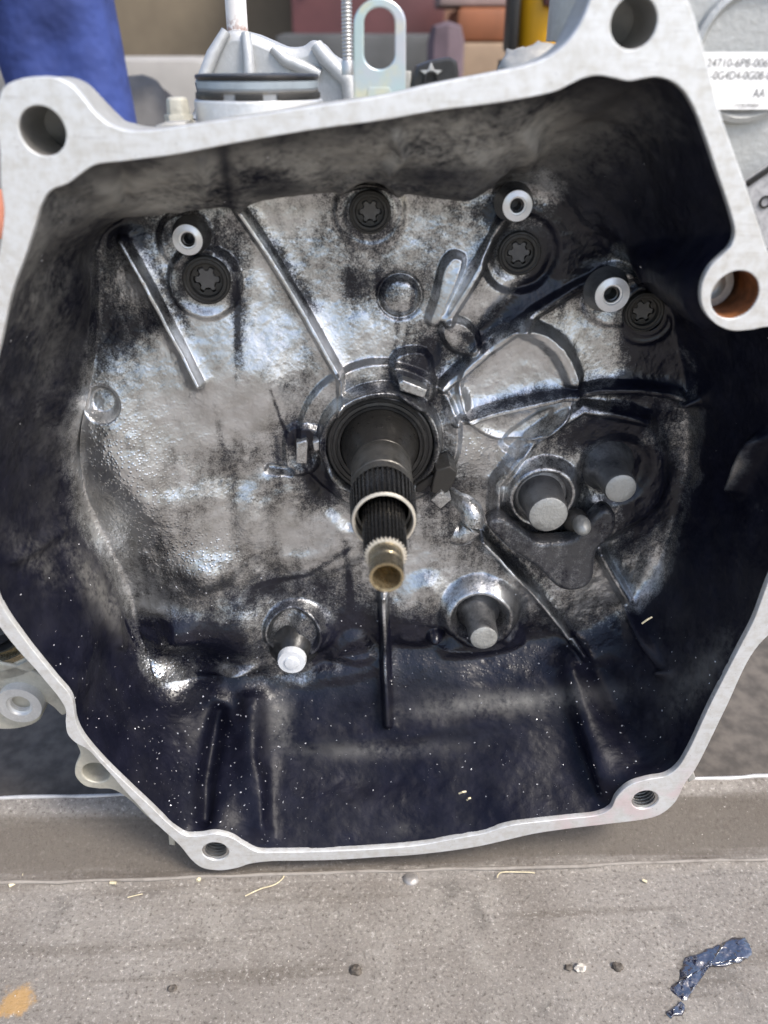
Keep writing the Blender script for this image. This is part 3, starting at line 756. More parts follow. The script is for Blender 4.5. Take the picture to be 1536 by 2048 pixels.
b.rev([(27*s, .0175), (29*s, .018), (29*s, .0215), (27*s, .024), (16*s, .0242), (13*s, .0255), (4*s, .0260), (.0004, .0260)], c0, n=40)
o_ = b.build('pin_cap', M_alu('white_cap', (.80, .82, .84), .45, .2, .2, 400, .1)); o_.parent = o
def ball(x, y, r, Y, name, mat, sq=(1, 1, 1)):
    bm = bmesh.new(); bmesh.ops.create_icosphere(bm, subdivisions=3, radius=1)
    c = Pc(x, y, Y); s = r*rpx(x, y, Y)
    for v in bm.verts: v.co = Vector((v.co.x*s*sq[0]+c[0], v.co.y*s*sq[1]+c[1], v.co.z*s*sq[2]+c[2]))
    me = bpy.data.meshes.new(name); bm.to_mesh(me); bm.free(); sharp(me, 60); return part(link(me, name, mat))
ball(1163, 1050, 18, .478, 'ball_stud', MAT['pin'], (1, 1.6, 1)); ball(1150, 1040, 24, .488, 'ball_stud_base', MAT['plug'], (1.1, 1, 1))
# cranked hook beside the shaft
hk = MB(); hp = [Pc(900, 985, .495), Pc(914, 998, .487), Pc(930, 1008, .481), Pc(944, 1028, .476), Pc(941, 1054, .474), Pc(922, 1068, .474), Pc(905, 1062, .476)]
hk.tube(catmull(hp, 4)[:-4], [.0040+.0042*min(1, i/11) for i in range(len(hp)*4-4)], 14)
part(hk.build('cranked_hook', MAT['pin'], deg=60))
hx = MB(); c = Pc(882, 1000, .472); hx.rev([(.0072, -.012), (.0072, -.001), (.0066, 0)], c, n=4); part(hx.build('square_head_bolt', MAT['pin'], bevel=.0006))
def slab(name, pts, Y, th, mat, bev=.0012):
    return part(plate(name, xz(pts, Y), [], Y, th, mat, None, bev, 2, 40))
slab('retainer_clip', [(872,940),(900,932),(915,945),(908,968),(895,985),(878,992),(862,985),(866,962)], .474, .022, MAT['plug'])
slab('retainer_clip', [(833,972),(858,955),(876,942),(882,950),(860,972),(842,986),(832,984)], .478, .004, MAT['black'], .0008)
slab('retainer_tab', [(592,886),(612,880),(616,886),(614,928),(592,928)], .490, .016, MAT['pin'])
slab('retainer_tab', [(797,766),(806,760),(855,780),(848,797),(800,782)], .484, .016, MAT['pin'])
slab('retainer_tab', [(625,885),(640,880),(642,900),(628,905)], .486, .015, MAT['plugface'])
slab('baffle_plate', catmull([(975,1048),(1000,1036),(1040,1058),(1075,1085),(1110,1085),(1150,1078),(1180,1045),(1212,1020),(1232,1032),(1226,1072),(1194,1105),(1186,1160),(1165,1180),(1122,1180),(1078,1140),(1010,1092)], 4), .478, .016, MAT['cast'], .0035)
for nm in [o for o in gearbox.children if o.name.startswith('baffle_plate')]:
    n = len(nm.data.vertices); ca2 = nm.data.color_attributes.new('grime', 'FLOAT_COLOR', 'POINT')
    ca2.data.foreach_set('color', np.tile(np.array([-.02, .35, .15, 0], np.float32), n))

def grime(o, R, G, B, A=0.0):
    n = len(o.data.vertices); a_ = o.data.color_attributes.new('grime', 'FLOAT_COLOR', 'POINT')
    a_.data.foreach_set('color', np.tile(np.array([R, G, B, A], np.float32), n))
for o in gearbox.children:
    if o.name.split('.')[0] in ('cranked_hook', 'square_head_bolt', 'retainer_tab'):
        o.data.materials.clear(); o.data.materials.append(MAT['cast']); grime(o, .55 if o.name.startswith('cranked') else .62, .3, .1)
# ---- aluminium flakes stuck in the oil
fk = MB(); cnt = 0
idx = rng.integers(0, NTH*NR, 150000); PF = Vd[idx]; PXf = np.dot(PF-CAM, RGT)/np.dot(PF-CAM, FWD)*F+768; PYf = 1024-np.dot(PF-CAM, UPV)/np.dot(PF-CAM, FWD)*F
NF = Nn.reshape(-1, 3)[idx]*(-1 if Nn[:, :NFL//2, 1].mean() > 0 else 1); wf = wall[idx]
wgt = sst(1180, 1420, PYf)*(wf > .02)*1.0+.25*((wf <= .02) & (PYf > 1150))+.10*(PXf < 330)*(PYf > 500)*(wf > .02)+.04*(wf > .2)
wgt *= .35+1.6*np.exp(-((PXf-430)/190)**2)+.8*np.exp(-((PXf-1150)/120)**2)
keep = np.where(rng.random(len(idx)) < wgt*.055)[0]
for i in keep:
    n = Vector(NF[i]); t = n.orthogonal().normalized(); t.rotate(Matrix.Rotation(rng.random()*6.28, 3, n)); b_ = n.cross(t)
    L = .00023*(.5+rng.random()**3*2.6); wd = L*(.35+.5*rng.random()); p = Vector(PF[i])+n*.0003
    tl = (rng.random()-.5)*.8; t2 = t+n*tl
    V = [p-t2*L-b_*wd*.5, p+t2*L*.8-b_*wd, p+t2*L+b_*wd*.6, p-t2*L*.7+b_*wd, p+n*L*.5]
    fk.add(V, [(0, 1, 4), (1, 2, 4), (2, 3, 4), (3, 0, 4)])
MAT['flake'] = M_steel('bright_aluminium_flake', (.72, .72, .75), .35, .6)
o = part(fk.build('metal_flakes', MAT['flake'], deg=10)); o['kind'] = 'stuff'
m = MB(); 
for (x0, y0, x1, y1, Y) in ((1284, 1247, 1304, 1234, .445), (918, 1587, 932, 1583, .413), (934, 1600, 941, 1596, .413), (1213, 1615, 1222, 1611, .405)):
    m.tube([Pc(x0, y0, Y), Pc((x0+x1)/2, (y0+y1)/2-1, Y-.001), Pc(x1, y1, Y)], .0007, 6)
MAT['straw'] = M_plain('dry_straw', (.62, .54, .36), .6, .2, 200)
part(m.build('chaff', MAT['straw']))['kind'] = 'stuff'

# ---- outside of the gearbox, behind the upper rim
c = Pc(505, 205, .448); s = rpx(505, 190, .448)
def zc(py, Y=.448, px=505): return float(Pc(px, py, Y)[2])
RC = 128*s; cc = np.array([c[0], .448+RC*.9, 0.0])
def ring_z(name, layers, mat, cap=True):
    m = MB(); m.rev([(r*RC, zc(y)) for y, r in layers], cc, axis='z', n=72, cap=cap); return m.build(name, mat, deg=30)
conn = part(ring_z('electrical_connector', [(262, 1.0), (181, 1.0), (180.5, .99), (180, .94), (170, .94)], M_plain('connector_grey_plastic', (.20, .21, .22), .4, .15, 80)))
for o_ in (ring_z('o_ring', [(181, .95), (179, 1.0), (164, 1.0), (161.5, .96)], M_plain('blue_grey_seal', (.24, .28, .31), .45, .2, 60), False),
           ring_z('cap', [(163, .93), (161, 1.0), (154, 1.015), (150, .99), (149, .90), (148.6, .0)], MAT['black']),
           ring_z('lower_ring', [(191, .96), (190, 1.0), (183, 1.0), (182, .95)], M_plain('brown_grey_plastic', (.22, .20, .165), .5, .25, 40), False),
           ring_z('collar', [(275, 1.06), (206, 1.06), (202.5, 1.04), (201.5, .9)], M_alu('white_pitted_aluminium', (.66, .67, .67), .45, .5, .6, 500, .12), True)): o_.parent = conn
def arc(a0, a1, y0, y1, r0, r1, n=10):
    m = MB(); V = []; 
    for k in range(n+1):
        a = a0+(a1-a0)*k/n
        for r in (r0, r1):
            for y in (y0, y1): V.append((cc[0]+r*RC*math.cos(a), cc[1]+r*RC*math.sin(a), zc(y)))
    Fs = []
    for k in range(n):
        q = 4*k; Fs += [(q, q+1, q+5, q+4), (q+2, q+6, q+7, q+3), (q, q+4, q+6, q+2), (q+1, q+3, q+7, q+5)]
    Fs += [(0, 2, 3, 1), (4*n, 4*n+1, 4*n+3, 4*n+2)]; m.add(V, Fs); return m
def ang(px): return -PI/2+math.asin(max(-1, min(1, (px-505)/128)))
for a, b_, in ((380, 448), (473, 528), (555, 640-7)):
    o_ = arc(ang(a), ang(b_), 201, 187.5, .97, 1.03).build('clip', MAT['plug'], bevel=.0003); o_.parent = conn
    o_ = arc(ang(a+(b_-a)*.25), ang(b_-(b_-a)*.1), 198.5, 195, 1.0, 1.034).build('clip_slot', MAT['seal']); o_.parent = conn
# zinc plated lifting bracket
t = NT('iridescent_zinc'); n1 = t.noise(28, 3, .5); n2 = t.noise(55, 3, .6)
cz = t.mix(t.ramp(n1, .35, .65), (.50, .62, .62), (.66, .58, .66)); cz = t.mix(t.ramp(n2, .5, .72, 0, .8), cz, (.70, .66, .46))
MAT['zinc'] = t.set(cz, .34, .75, t.bump(t.noise(700, 3), .15, .0004))
LB = .452
bp = [(707, 215), (707, 48)]+[(759.5-52.5*math.cos(a), 48-52.5*math.sin(a)) for a in np.linspace(.15, PI-.15, 16)]+[(812, 48), (812, 215)]
sl = [(728, 45)]+[(759-31*math.cos(a), 45-31*math.sin(a)) for a in np.linspace(.1, PI-.1, 14)]+[(790, 45), (790, 108)]+[(759+31*math.cos(a), 108+31*math.sin(a)) for a in np.linspace(.1, PI-.1, 14)]+[(728, 108)]
lift = part(plate('lifting_bracket', xz(bp, LB), [xz(sl, LB)[::-1]], LB, .0035, MAT['zinc'], None, .0007))
o_ = plate('stamped_tab', xz([(735,210),(735,180),(739,175),(778,175),(782,180),(782,210)], LB), [], LB-.0007, .001, MAT['zinc'], None, .0003); o_.parent = lift; o_.matrix_parent_inverse = Matrix.Identity(4)
# black sensor
sen = part(plate('sensor', xz([(822,200),(824,160),(835,132),(862,121),(900,114),(914,122),(918,145),(916,200)], .456), [], .456, .022, M_plain('black_plastic', (.02, .02, .02), .35, .3, 90), None, .0015))
st = [(862+(14+10*(1 if k % 2 == 0 else -.35))*math.cos(PI/2+k*PI/5)*1.0, 148-(14+10*(1 if k % 2 == 0 else -.35))*math.sin(PI/2+k*PI/5)) for k in range(10)]
o_ = plate('star_washer', xz(st, .4555), [], .4548, .0012, MAT['bore'], None, .0003); o_.parent = sen
m = MB(); m.rev([(.0036, 0), (.0036, .003), (.0026, .003), (.0025, 0.0005), (.0003, .0005)], Pc(862, 158, .4545), n=24); o_ = m.build('sensor_terminal', MAT['black']); o_.parent = sen
slab('sensor_foot', [(808,200),(808,142),(822,142),(822,200)], .458, .01, MAT['skirt'], .0006)
# upper casing block hidden behind the rim
b = MB(); zt = zc(240, .56, 600); x0 = Pc(330, 240, .46)[0]; x1 = Pc(1010, 160, .46)[0]
b.box(((x0+x1)/2, .66, (zt+.10)/2), (x1-x0, .22, zt-.10)); part(b.build('main_case', MAT['skirt'], bevel=.006))
slab('cast_ledge', [(308,275),(310,252),(330,244),(372,243),(372,275)], .445, .02, MAT['skirt'], .0015)
m = MB(); m.rev([(.0075, 0), (.0075, .004), (.006, .004), (.006, .006), (.0055, .011), (.004, .012)], (Pc(358, 235, .462)[0], .462, zc(246, .462, 358)), axis='z', n=6)
part(m.build('case_bolt', MAT['cream'], bevel=.0004))
# aluminium mounting bracket behind
MAT['mount'] = M_alu('pale_satin_aluminium', (.46, .47, .47), .5, .45, .35, 260, .15)
mt = part(plate('mounting_arm', xz(catmull([(398,235),(402,160),(415,112),(438,76),(458,60),(494,62),(530,76),(570,92),(605,92),(625,80),(645,86),(665,108),(700,130),(724,160),(730,235)], 4), .57), [], .57, .06, MAT['mount'], None, .006))
m = MB()
m.tube([Pc(452, 62, .570), Pc(425, 110, .567), Pc(402, 170, .564), Pc(396, 240, .56)], [.003, .004, .004, .005], 12)
m.tube([Pc(492, 66, .570), Pc(497, 110, .567), Pc(500, 170, .565), Pc(500, 240, .565)], [.003, .0035, .004, .005], 12)
m.tube([Pc(632, 90, .57), Pc(650, 115, .568), Pc(696, 160, .566), Pc(706, 240, .566)], [.004, .005, .005, .005], 12)
m.tube([Pc(545, 96, .57), Pc(570, 120, .569), Pc(640, 150, .569)], [.003, .004, .004], 12)
o_ = m.build('cast_rib', MAT['mount'], deg=60); o_.parent = mt
t = NT('white_paint_with_rust'); sxyz = t.n('ShaderNodeSeparateXYZ'); t.l(t.co(), sxyz.inputs[0]); nn = t.noise(160, 4)
zr = zc(45, .585, 475); rr = t.ramp(t.math('ADD', sxyz.outputs[2], t.math('MULTIPLY', t.math('SUBTRACT', nn, .5), .05)), zr+.008, zr-.006)
rm = t.math('MULTIPLY', rr, t.ramp(nn, .45, .55)); MAT['post'] = t.set(t.mix(rm, (.72, .70, .68), (.20, .07, .035)), .6, 0.0, t.bump(nn, .3, .001))
m = MB(); m.tube([Pc(476, 72, .585), Pc(472, 20, .585), Pc(468, -60, .585)], .0065, 16); part(m.build('lift_post', MAT['post'], deg=50))
m = MB(); s = rpx(694, 60, .50); prof = []; z0 = zc(121, .50, 694); z1 = zc(-40, .50, 694); k = 0; z = z0
while z < z1: prof += [(9*s, z), (11*s, z+.0006), (11*s, z+.0010), (9*s, z+.0017)]; z += .0018
m.rev(prof, (Pc(694, 60, .50)[0], .50, 0), axis='z', n=28); o = part(m.build('threaded_stud', MAT['bore'], deg=25))
m = MB(); m.rev([(13*s, zc(150, .50, 694)), (13*s, zc(124, .50, 694)), (11*s, zc(120, .50, 694)), (.0005, zc(120, .50, 694))], (Pc(694, 60, .50)[0], .50, 0), axis='z', n=28); o_ = m.build('stud_collar', MAT['bore']); o_.parent = o

# ---- right: rough lump, cover casting, printed label
bm = bmesh.new(); bmesh.ops.create_icosphere(bm, subdivisions=4, radius=1); c = Pc(1072, 138, .47)
vv = np.array([v.co[:] for v in bm.verts]); nz = fbm(vv*.03, 90, 3, 5)
for v, k in zip(bm.verts, nz): v.co = Vector((c[0]+v.co.x*.020*(.8+.45*k), c[1]+v.co.y*.02, c[2]-.002+v.co.z*.012*(.7+.7*k)))
me = bpy.data.meshes.new('cast_lump'); bm.to_mesh(me); bm.free(); sharp(me, 80); part(link(me, 'cast_lump', MAT['skirt']))
b = MB(); c0 = Pc(1200, 10, .47); b.rev([(.027, .005), (.027, .085), (.024, .09)], (c0[0]+.009, .505, c0[2]-.02), axis='z', n=40); part(b.build('boss_column', MAT['skirt']))
YC = .446
MAT['cover'] = M_alu('sand_cast_cover', (.40, .41, .405), .5, .4, .55, 300, .12)
cov = part(plate('side_cover', xz(catmull([(1340,-60),(1420,-130),(1560,-150),(1680,-100),(1720,100),(1720,330),(1690,470),(1600,520),(1510,500),(1470,420),(1400,250)], 5), YC), [], YC, .05, MAT['cover'], None, .004))
m = MB(); c = Pc(1500, 110, YC); s = rpx(1500, 110, YC)
m.rev([(128*s, -.002), (122*s, .004), (112*s, .005), (106*s, .0035), (100*s, .0015), (.0005, .0015)], c, n=80); o_ = m.build('round_pad', MAT['cover'], deg=50); o_.parent = cov
lab = plate('printed_label', xz([(1396,104),(1566,104),(1566,219),(1420,219)], YC-.0055), [], YC-.0060, .0005, M_plain('white_label_paper', (.86, .86, .85), .45, .03, 200, .02), None, .0001); lab.parent = cov
MAT['ink'] = M_plain('grey_ink', (.16, .16, .16), .6, .05, 100, 0)
def text(s, x, y, hpx, wpx, Y, name='lettering'):
    cu = bpy.data.curves.new(name, 'FONT'); cu.body = s; cu.size = 1.0; cu.extrude = 0
    o = bpy.data.objects.new('tmp', cu); COL.objects.link(o); dg = bpy.context.evaluated_depsgraph_get()
    me = bpy.data.meshes.new_from_object(o.evaluated_get(dg)); bpy.data.objects.remove(o)
    n = len(me.vertices); co = np.empty(n*3, np.float32); me.vertices.foreach_get('co', co); co = co.reshape(-1, 3)
    co[:, 0] -= co[:, 0].min(); h = co[:, 1].max()
    a = Pc(x, y, Y); sc = rpx(x, y, Y)
    w = np.stack([a[0]+co[:, 0]/co[:, 0].max()*wpx*sc, np.full(n, Y), a[2]+co[:, 1]/h*hpx*sc], 1).astype(np.float32)
    me.vertices.foreach_set('co', w.ravel()); me.materials.clear(); me.update()
    o = link(me, name, MAT['ink']); o.parent = lab; return o
YT = YC-.0063
text('24710-6P8-0062', 1413, 134, 15, 134, YT); text('-0G4D4-0G08-0', 1420, 159, 15, 122, YT); text('AA', 1505, 195, 16, 24, YT); text('1TDB299889', 1467, 215, 7, 50, YT)
# metal module below the cover
md = part(plate('control_module', xz([(1490,372),(1560,325),(1640,325),(1640,470),(1530,500),(1512,440)], .438), [], .438, .012, M_plain('grey_module_face', (.34, .34, .35), .5, .2, 300), None, .001))
o_ = plate('module_edge', xz([(1494,363),(1556,322),(1556,332),(1496,373)], .437), [], .436, .003, MAT['black'], None, .0004); o_.parent = md
m = MB(); m.rev([(.0032, 0), (.0032, .0008), (.0022, .0008), (.002, -.004), (.0003, -.004)], Pc(1530, 404, .438), n=24); o_ = m.build('module_hole', MAT['black']); o_.parent = md

# ---- lower left: side housing with seal and threaded lug
c = Pc(-62, 1215, .455); s = rpx(-62, 1215, .455)
m = MB(); m.rev([(186*s, -.03), (186*s, 0), (183*s, .003), (160*s, .003), (157*s, .001), (150*s, .0)], c, n=96, cap=False); sh = part(m.build('side_housing', MAT['cream'], deg=30))
m = MB(); m.rev([(152*s, -.004), (152*s, .001), (140*s, .0015), (132*s, -.003), (124*s, -.002), (118*s, -.010)], c, n=96, cap=False); o_ = m.build('bearing_race', MAT['bronze2']); o_.parent = sh
m = MB(); m.rev([(124*s, -.008), (122*s, .000), (114*s, .003), (108*s, -.003), (100*s, .001), (92*s, -.006), (60*s, -.012), (.001, -.012)], c, n=96); o_ = m.build('black_seal', MAT['seal']); o_.parent = sh
o_ = plate('web', xz(catmull([(-80,1330),(60,1340),(120,1385),(138,1420),(125,1432),(105,1415),(85,1405),(80,1440),(20,1460),(-60,1440)], 5), .452), [], .452, .016, MAT['cream'], None, .002); o_.parent = sh
c = Pc(38, 1412, .445); s = rpx(38, 1412, .445); prof = [(46*s, -.03), (45*s, -.001), (44*s, 0), (26*s, 0), (24*s, -.0015)]; d = -.0015
for k in range(8): prof += [(23*s, d-.0003), (19.5*s, d-.0009), (19.5*s, d-.0011), (23*s, d-.0017)]; d -= .0018
prof.append((.0004, d)); m = MB(); m.rev(prof, c, n=48); o_ = m.build('threaded_lug', MAT['lugface'], deg=28); o_.parent = sh
lg = part(plate('mounting_lug', xz(catmull([(152,1482),(160,1508),(150,1532),(150,1552),(168,1572),(195,1578),(225,1580),(258,1600),(292,1632),(318,1652),(330,1640),(300,1600),(250,1550),(205,1505),(170,1470)], 5), .409), [circ(192, 1546, .409, 27)], .409, .010, MAT['cream'], None, .0012))
m = MB(); c = Pc(192, 1546, .409); s = rpx(192, 1546, .409); m.rev([(27*s, -.0012), (26*s, -.012), (24*s, -.018)], c, n=40, cap=False); o_ = m.build('lug_bore', MAT['cream']); o_.parent = lg
slab('cast_foot', [(335,1655),(352,1660),(350,1692),(338,1690)], .412, .012, MAT['cream'], .001); slab('cast_foot', [(1372,1548),(1388,1545),(1392,1558),(1378,1566)], .408, .012, MAT['skirt'], .001)
for x, y in ((430, 1700), (1290, 1600)): pass

# ================================================================== the bench
DZ = -.030
def M_bench():
    t = NT('grimy_steel_deck'); n1 = t.noise(7, 5, .6); n2 = t.noise(30, 8, .72); n3 = t.noise(330, 8, .78); n4 = t.noise(14, 5, .65); n5 = t.noise(900, 3, .6)
    ns = t.noise(40, 5, .6, t.stretch(.12, 1.4, 1))
    c = t.mix(t.ramp(n1, .3, .7), (.205, .182, .158), (.30, .275, .245))
    c = t.mix(t.ramp(n2, .48, .66, 0, .6), c, (.33, .305, .27))
    c = t.mix(t.ramp(n4, .56, .70, 0, .6), c, (.12, .108, .095)); c = t.mix(t.ramp(ns, .52, .70, 0, .45), c, (.12, .10, .08))
    c = t.mix(t.ramp(n3, .52, .66, 0, .8), c, (.070, .058, .047)); c = t.mix(t.ramp(n3, .46, .34, 0, .85), c, (.55, .51, .46))
    c = t.mix(t.ramp(n5, .60, .75, 0, .5), c, (.06, .05, .042))
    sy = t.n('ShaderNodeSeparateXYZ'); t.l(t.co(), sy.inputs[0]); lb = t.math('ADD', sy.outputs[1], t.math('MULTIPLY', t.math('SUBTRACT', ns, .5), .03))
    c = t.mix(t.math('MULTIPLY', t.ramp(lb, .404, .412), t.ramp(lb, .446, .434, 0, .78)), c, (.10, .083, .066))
    # an orange stain with its own outline
    q = t.n('ShaderNodeVectorMath'); q.operation = 'DISTANCE'; t.l(t.co(), q.inputs[0]); p = Pz(np.array(45.), np.array(1995.), DZ); q.inputs[1].default_value = tuple(p)
    sm = t.math('ADD', q.outputs['Value'], t.math('MULTIPLY', t.math('SUBTRACT', t.noise(90, 6, .7), .5), .030))
    c = t.mix(t.ramp(sm, .014, .006, 0, .7), c, (.50, .29, .09))
    b1 = t.bump(n2, .6, .004); b2 = t.bump(n3, .9, .0016, b1)
    return t.set(c, t.ramp(n2, .3, .7, .6, .85), 0.0, b2, Specular_IOR_Level=.3)
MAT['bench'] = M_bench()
def prof_sheet(name, rows, x0, x1, nx, mat, nz=0.0, seed=3):
    xs = np.linspace(x0, x1, nx); V = []
    for (y, z) in rows:
        V.append(np.stack([xs, y+0*xs, z+0*xs], 1))
    V = np.stack(V, 1).reshape(-1, 3); k = (fbm(V, 25, 4, seed)-.5)*nz+(fbm(V, 180, 3, seed+7)-.5)*nz*.35
    V[:, 2] += k
    Q = grid_quads(nx, len(rows)); me = mesh_np(name, V, Q); return link(me, name, mat)
def dens(pts, step):
    out = []
    for (a, b) in zip(pts[:-1], pts[1:]):
        n = max(1, int(math.hypot(b[0]-a[0], b[1]-a[1])/step))
        out += [(a[0]+(b[0]-a[0])*k/n, a[1]+(b[1]-a[1])*k/n) for k in range(n)]
    out.append(pts[-1]); return out
tilt = math.radians(-.55)
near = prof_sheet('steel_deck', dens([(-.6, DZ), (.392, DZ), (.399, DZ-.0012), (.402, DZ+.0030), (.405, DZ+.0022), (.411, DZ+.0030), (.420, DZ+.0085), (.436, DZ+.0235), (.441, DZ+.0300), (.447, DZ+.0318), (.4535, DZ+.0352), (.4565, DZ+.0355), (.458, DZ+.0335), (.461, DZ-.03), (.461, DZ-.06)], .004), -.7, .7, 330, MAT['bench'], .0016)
low = prof_sheet('lower_deck', dens([(.461, DZ-.012), (.60, DZ-.014), (1.0, DZ-.014), (1.0, DZ-.06)], .008), -.7, .7, 120, M_plain('dark_shaded_deck', (.095, .082, .068), .75, .35, 60, .2), .003); low['kind'] = 'structure'; low.rotation_euler = (0, 0, -tilt)  # darker steel colour stands in for shade on the lower deck
near.rotation_euler = (0, 0, -tilt); near['kind'] = 'structure'
MAT['worn'] = M_alu('worn_bright_edge', (.55, .54, .52), .5, .3, .5, 300, .5)
m = MB(); xs = np.linspace(-.65, .65, 120)
jj = [.0018*(fbm(np.array([[x, 0, 0]]), 40, 4, 9)[0]-.5) for x in xs]
m.tube([(x, .4552+j, DZ+.0352+j*.6) for x, j in zip(xs, jj)], [.0013+1.2*abs(j) for j in jj], 8); wl_ = m.build('worn_edge', MAT['worn'], deg=60); wl_.parent = near
m = MB(); jj = [.0022*(fbm(np.array([[x, 1, 0]]), 30, 4, 19)[0]-.5) for x in xs]; m.tube([(x, .4022+j, DZ+.0024+j*.3) for x, j in zip(xs, jj)], [.0011+.8*abs(j) for j in jj], 8); wl_ = m.build('fold_bead', M_alu('pale_dirty_bead', (.27, .245, .215), .8, .0, .8, 300, .8, (.15, .13, .11)), deg=60); wl_.parent = near
p = Pz(np.array(822.), np.array(1757.), DZ); m = MB(); m.rev([(.0062, -.001), (.0055, .001), (.003, .0021), (.0003, .0023)], p, axis='z', n=24); o = m.build('rivet', M_alu('rubbed_rivet', (.38, .36, .34), .45, .5, .5, 300, .6, (.14, .12, .10)), deg=60); o.parent = near; o.matrix_parent_inverse = near.matrix_basis.inverted()

# oil spill on the deck
t = NT('dark_blue_oil'); nb_ = t.noise(70, 3, .55); MAT['oil'] = t.set((.006, .007, .022), .07, 0.0, t.bump(nb_, .7, .006), IOR=2.0, Specular_IOR_Level=.8, Coat_Weight=1.0, Coat_Roughness=.04)
sp = catmull([(1492,1878),(1503,1895),(1495,1918),(1468,1930),(1430,1934),(1405,1940),(1392,1965),(1378,1995),(1362,2000),(1345,1988),(1358,1950),(1372,1918),(1400,1905),(1440,1890),(1470,1876)], 5)
q = Pz(sp[:, 0], sp[:, 1], DZ)
def puddle(name, q, h, label, cat):
    q = q+np.stack([(fbm(q, 230, 3, 41)-.5)*.006, (fbm(q, 230, 3, 43)-.5)*.006, 0*q[:, 0]], 1)
    c = q.mean(0); V = []; K = 16
    for k in range(K+1):
        f = k/K; r = q*(1-f)+c*f; e = min(1, f/.28); e = math.sqrt(max(0, 1-(1-e)**2))
        r = r.copy(); r[:, 2] = DZ+.0004+h*e+(fbm(r, 140, 3, 17)-.5)*.0030*e; V.append(r)
    V = np.stack(V, 1); nu, nv = V.shape[:2]; o = link(mesh_np(name, V.reshape(-1, 3), grid_quads(nu, nv, True)), name, MAT['oil']); tag(o, label, cat); return o
puddle('oil_spill', q, .0013, 'glossy dark blue oil spill on the bare deck at lower right', 'oil spill')
sp2 = catmull([(1362,2004),(1368,2016),(1352,2034),(1340,2040),(1336,2028),(1348,2012)], 5); puddle('oil_spill', Pz(sp2[:, 0], sp2[:, 1], DZ), .0012, 'small broken oil drip below the tail of the larger oil spill', 'oil spill')

# debris
def pebble(x, y, r, mat, label, z=-.030):
    bm = bmesh.new(); bmesh.ops.create_icosphere(bm, subdivisions=3, radius=1); p = Pz(np.array(float(x)), np.array(float(y)), z); s = r*float(np.dot(p-CAM, FWD))/F
    vv = np.array([v.co[:] for v in bm.verts]); k = fbm(vv+p*50, 1.6, 3, int(x))-.5
    for v, q_ in zip(bm.verts, k): v.co = Vector((v.co.x*s*(1+q_), v.co.y*s*(.8+q_), max(-.3*s, v.co.z*s*(.6+q_))+.3*s))
    me = bpy.data.meshes.new('pebble'); bm.to_mesh(me); bm.free(); sharp(me, 40); o = link(me, 'pebble', mat); o.location = p; tag(o, label, 'pebble', 'grit on the deck'); return o
MAT['stone1'] = M_plain('pale_grit', (.50, .46, .40), .7, .3, 300); MAT['stone2'] = M_plain('dark_grit', (.09, .075, .06), .7, .4, 300)
pebble(1137, 1936, 8, MAT['stone2'], 'dark brown grit grain left of the pale grain on the deck'); pebble(1160, 1938, 12, MAT['stone1'], 'pale rounded grit grain in the middle of the lower deck')
pebble(1235, 1936, 11, MAT['stone2'], 'dark flat grit grain between the pale grain and the oil spill'); pebble(712, 1942, 12, MAT['stone2'], 'dark grit grain alone on the deck left of the pale grain')
pebble(345, 1978, 9, MAT['stone2'], 'dark grit grain on the deck towards the orange stain'); pebble(79, 1688, 7, MAT['stone1'], 'white paint chip on the sloping ridge at far left', DZ+.012)
def straw(pts, r, label, name='straw', z=-.0282):
    q_ = [Pz(np.array(float(a)), np.array(float(b)), z) for a, b in pts]; m = MB(); m.tube(catmull(q_, 4)[:len(q_)*4-3] if len(q_) > 2 else q_, r, 6)
    o = m.build(name, MAT['straw'], deg=60); tag(o, label, 'straw', 'dry plant bits on the deck'); return o
straw([(490,1792),(520,1778),(552,1768),(568,1752),(562,1748)], .0005, 'long thin pale straw bent at its top below the rim')
straw([(995,1755),(1000,1746),(1030,1744),(1070,1746)], .0005, 'curved thin straw lying along the fold at right of centre')
straw([(395,1762),(402,1752)], .0016, 'short fat husk on the deck under the lower left bolt hole')
straw([(18,1772),(35,1764)], .0013, 'pale leaf sliver at the far left edge of the deck'); straw([(45,1752),(50,1742)], .0009, 'upright pale sliver beside the left leaf sliver')
straw([(1285,1760),(1294,1764)], .0011, 'short yellow sliver on the deck right of centre'); straw([(220,1765),(232,1766)], .0012, 'tiny tan flake left of the lower left bolt hole')
straw([(255,1795),(275,1790),(285,1788)], .0004, 'hair-thin straw on the deck left of the bent straw')
# fine grit, uncountable
g = MB()
for k in range(1500):
    x = rng.uniform(-60, 1600); y = rng.uniform(1600, 2060)
    if y < 1745: 
        if rng.random() < .5: continue
        Yd = .403+(1745-y)/170*.050; zz = DZ+float(np.interp(Yd, [.403, .411, .420, .436, .441, .4535], [.0025, .003, .0085, .0235, .030, .0352])); p = Pc(x, y, Yd); p = np.array([p[0], Yd, zz])
    else: p = Pz(np.array(x), np.array(y), DZ)
    s = .00028*(.6+rng.random()**3*2.2); a = rng.random()*6.28
    V = [p+np.array([s*math.cos(a+i*2.1)*(.6+.5*rng.random()), s*math.sin(a+i*2.1), 0]) for i in range(3)]+[p+np.array([0, 0, s*1.1])]
    V = [v+np.array([0, 0, .0002]) for v in V]; g.add(V, [(0, 1, 3), (1, 2, 3), (2, 0, 3)])
o = g.build('fine_grit', MAT['stone1'], deg=10); tag(o, 'pale fine grit scattered over the deck', 'grit', kind='stuff')

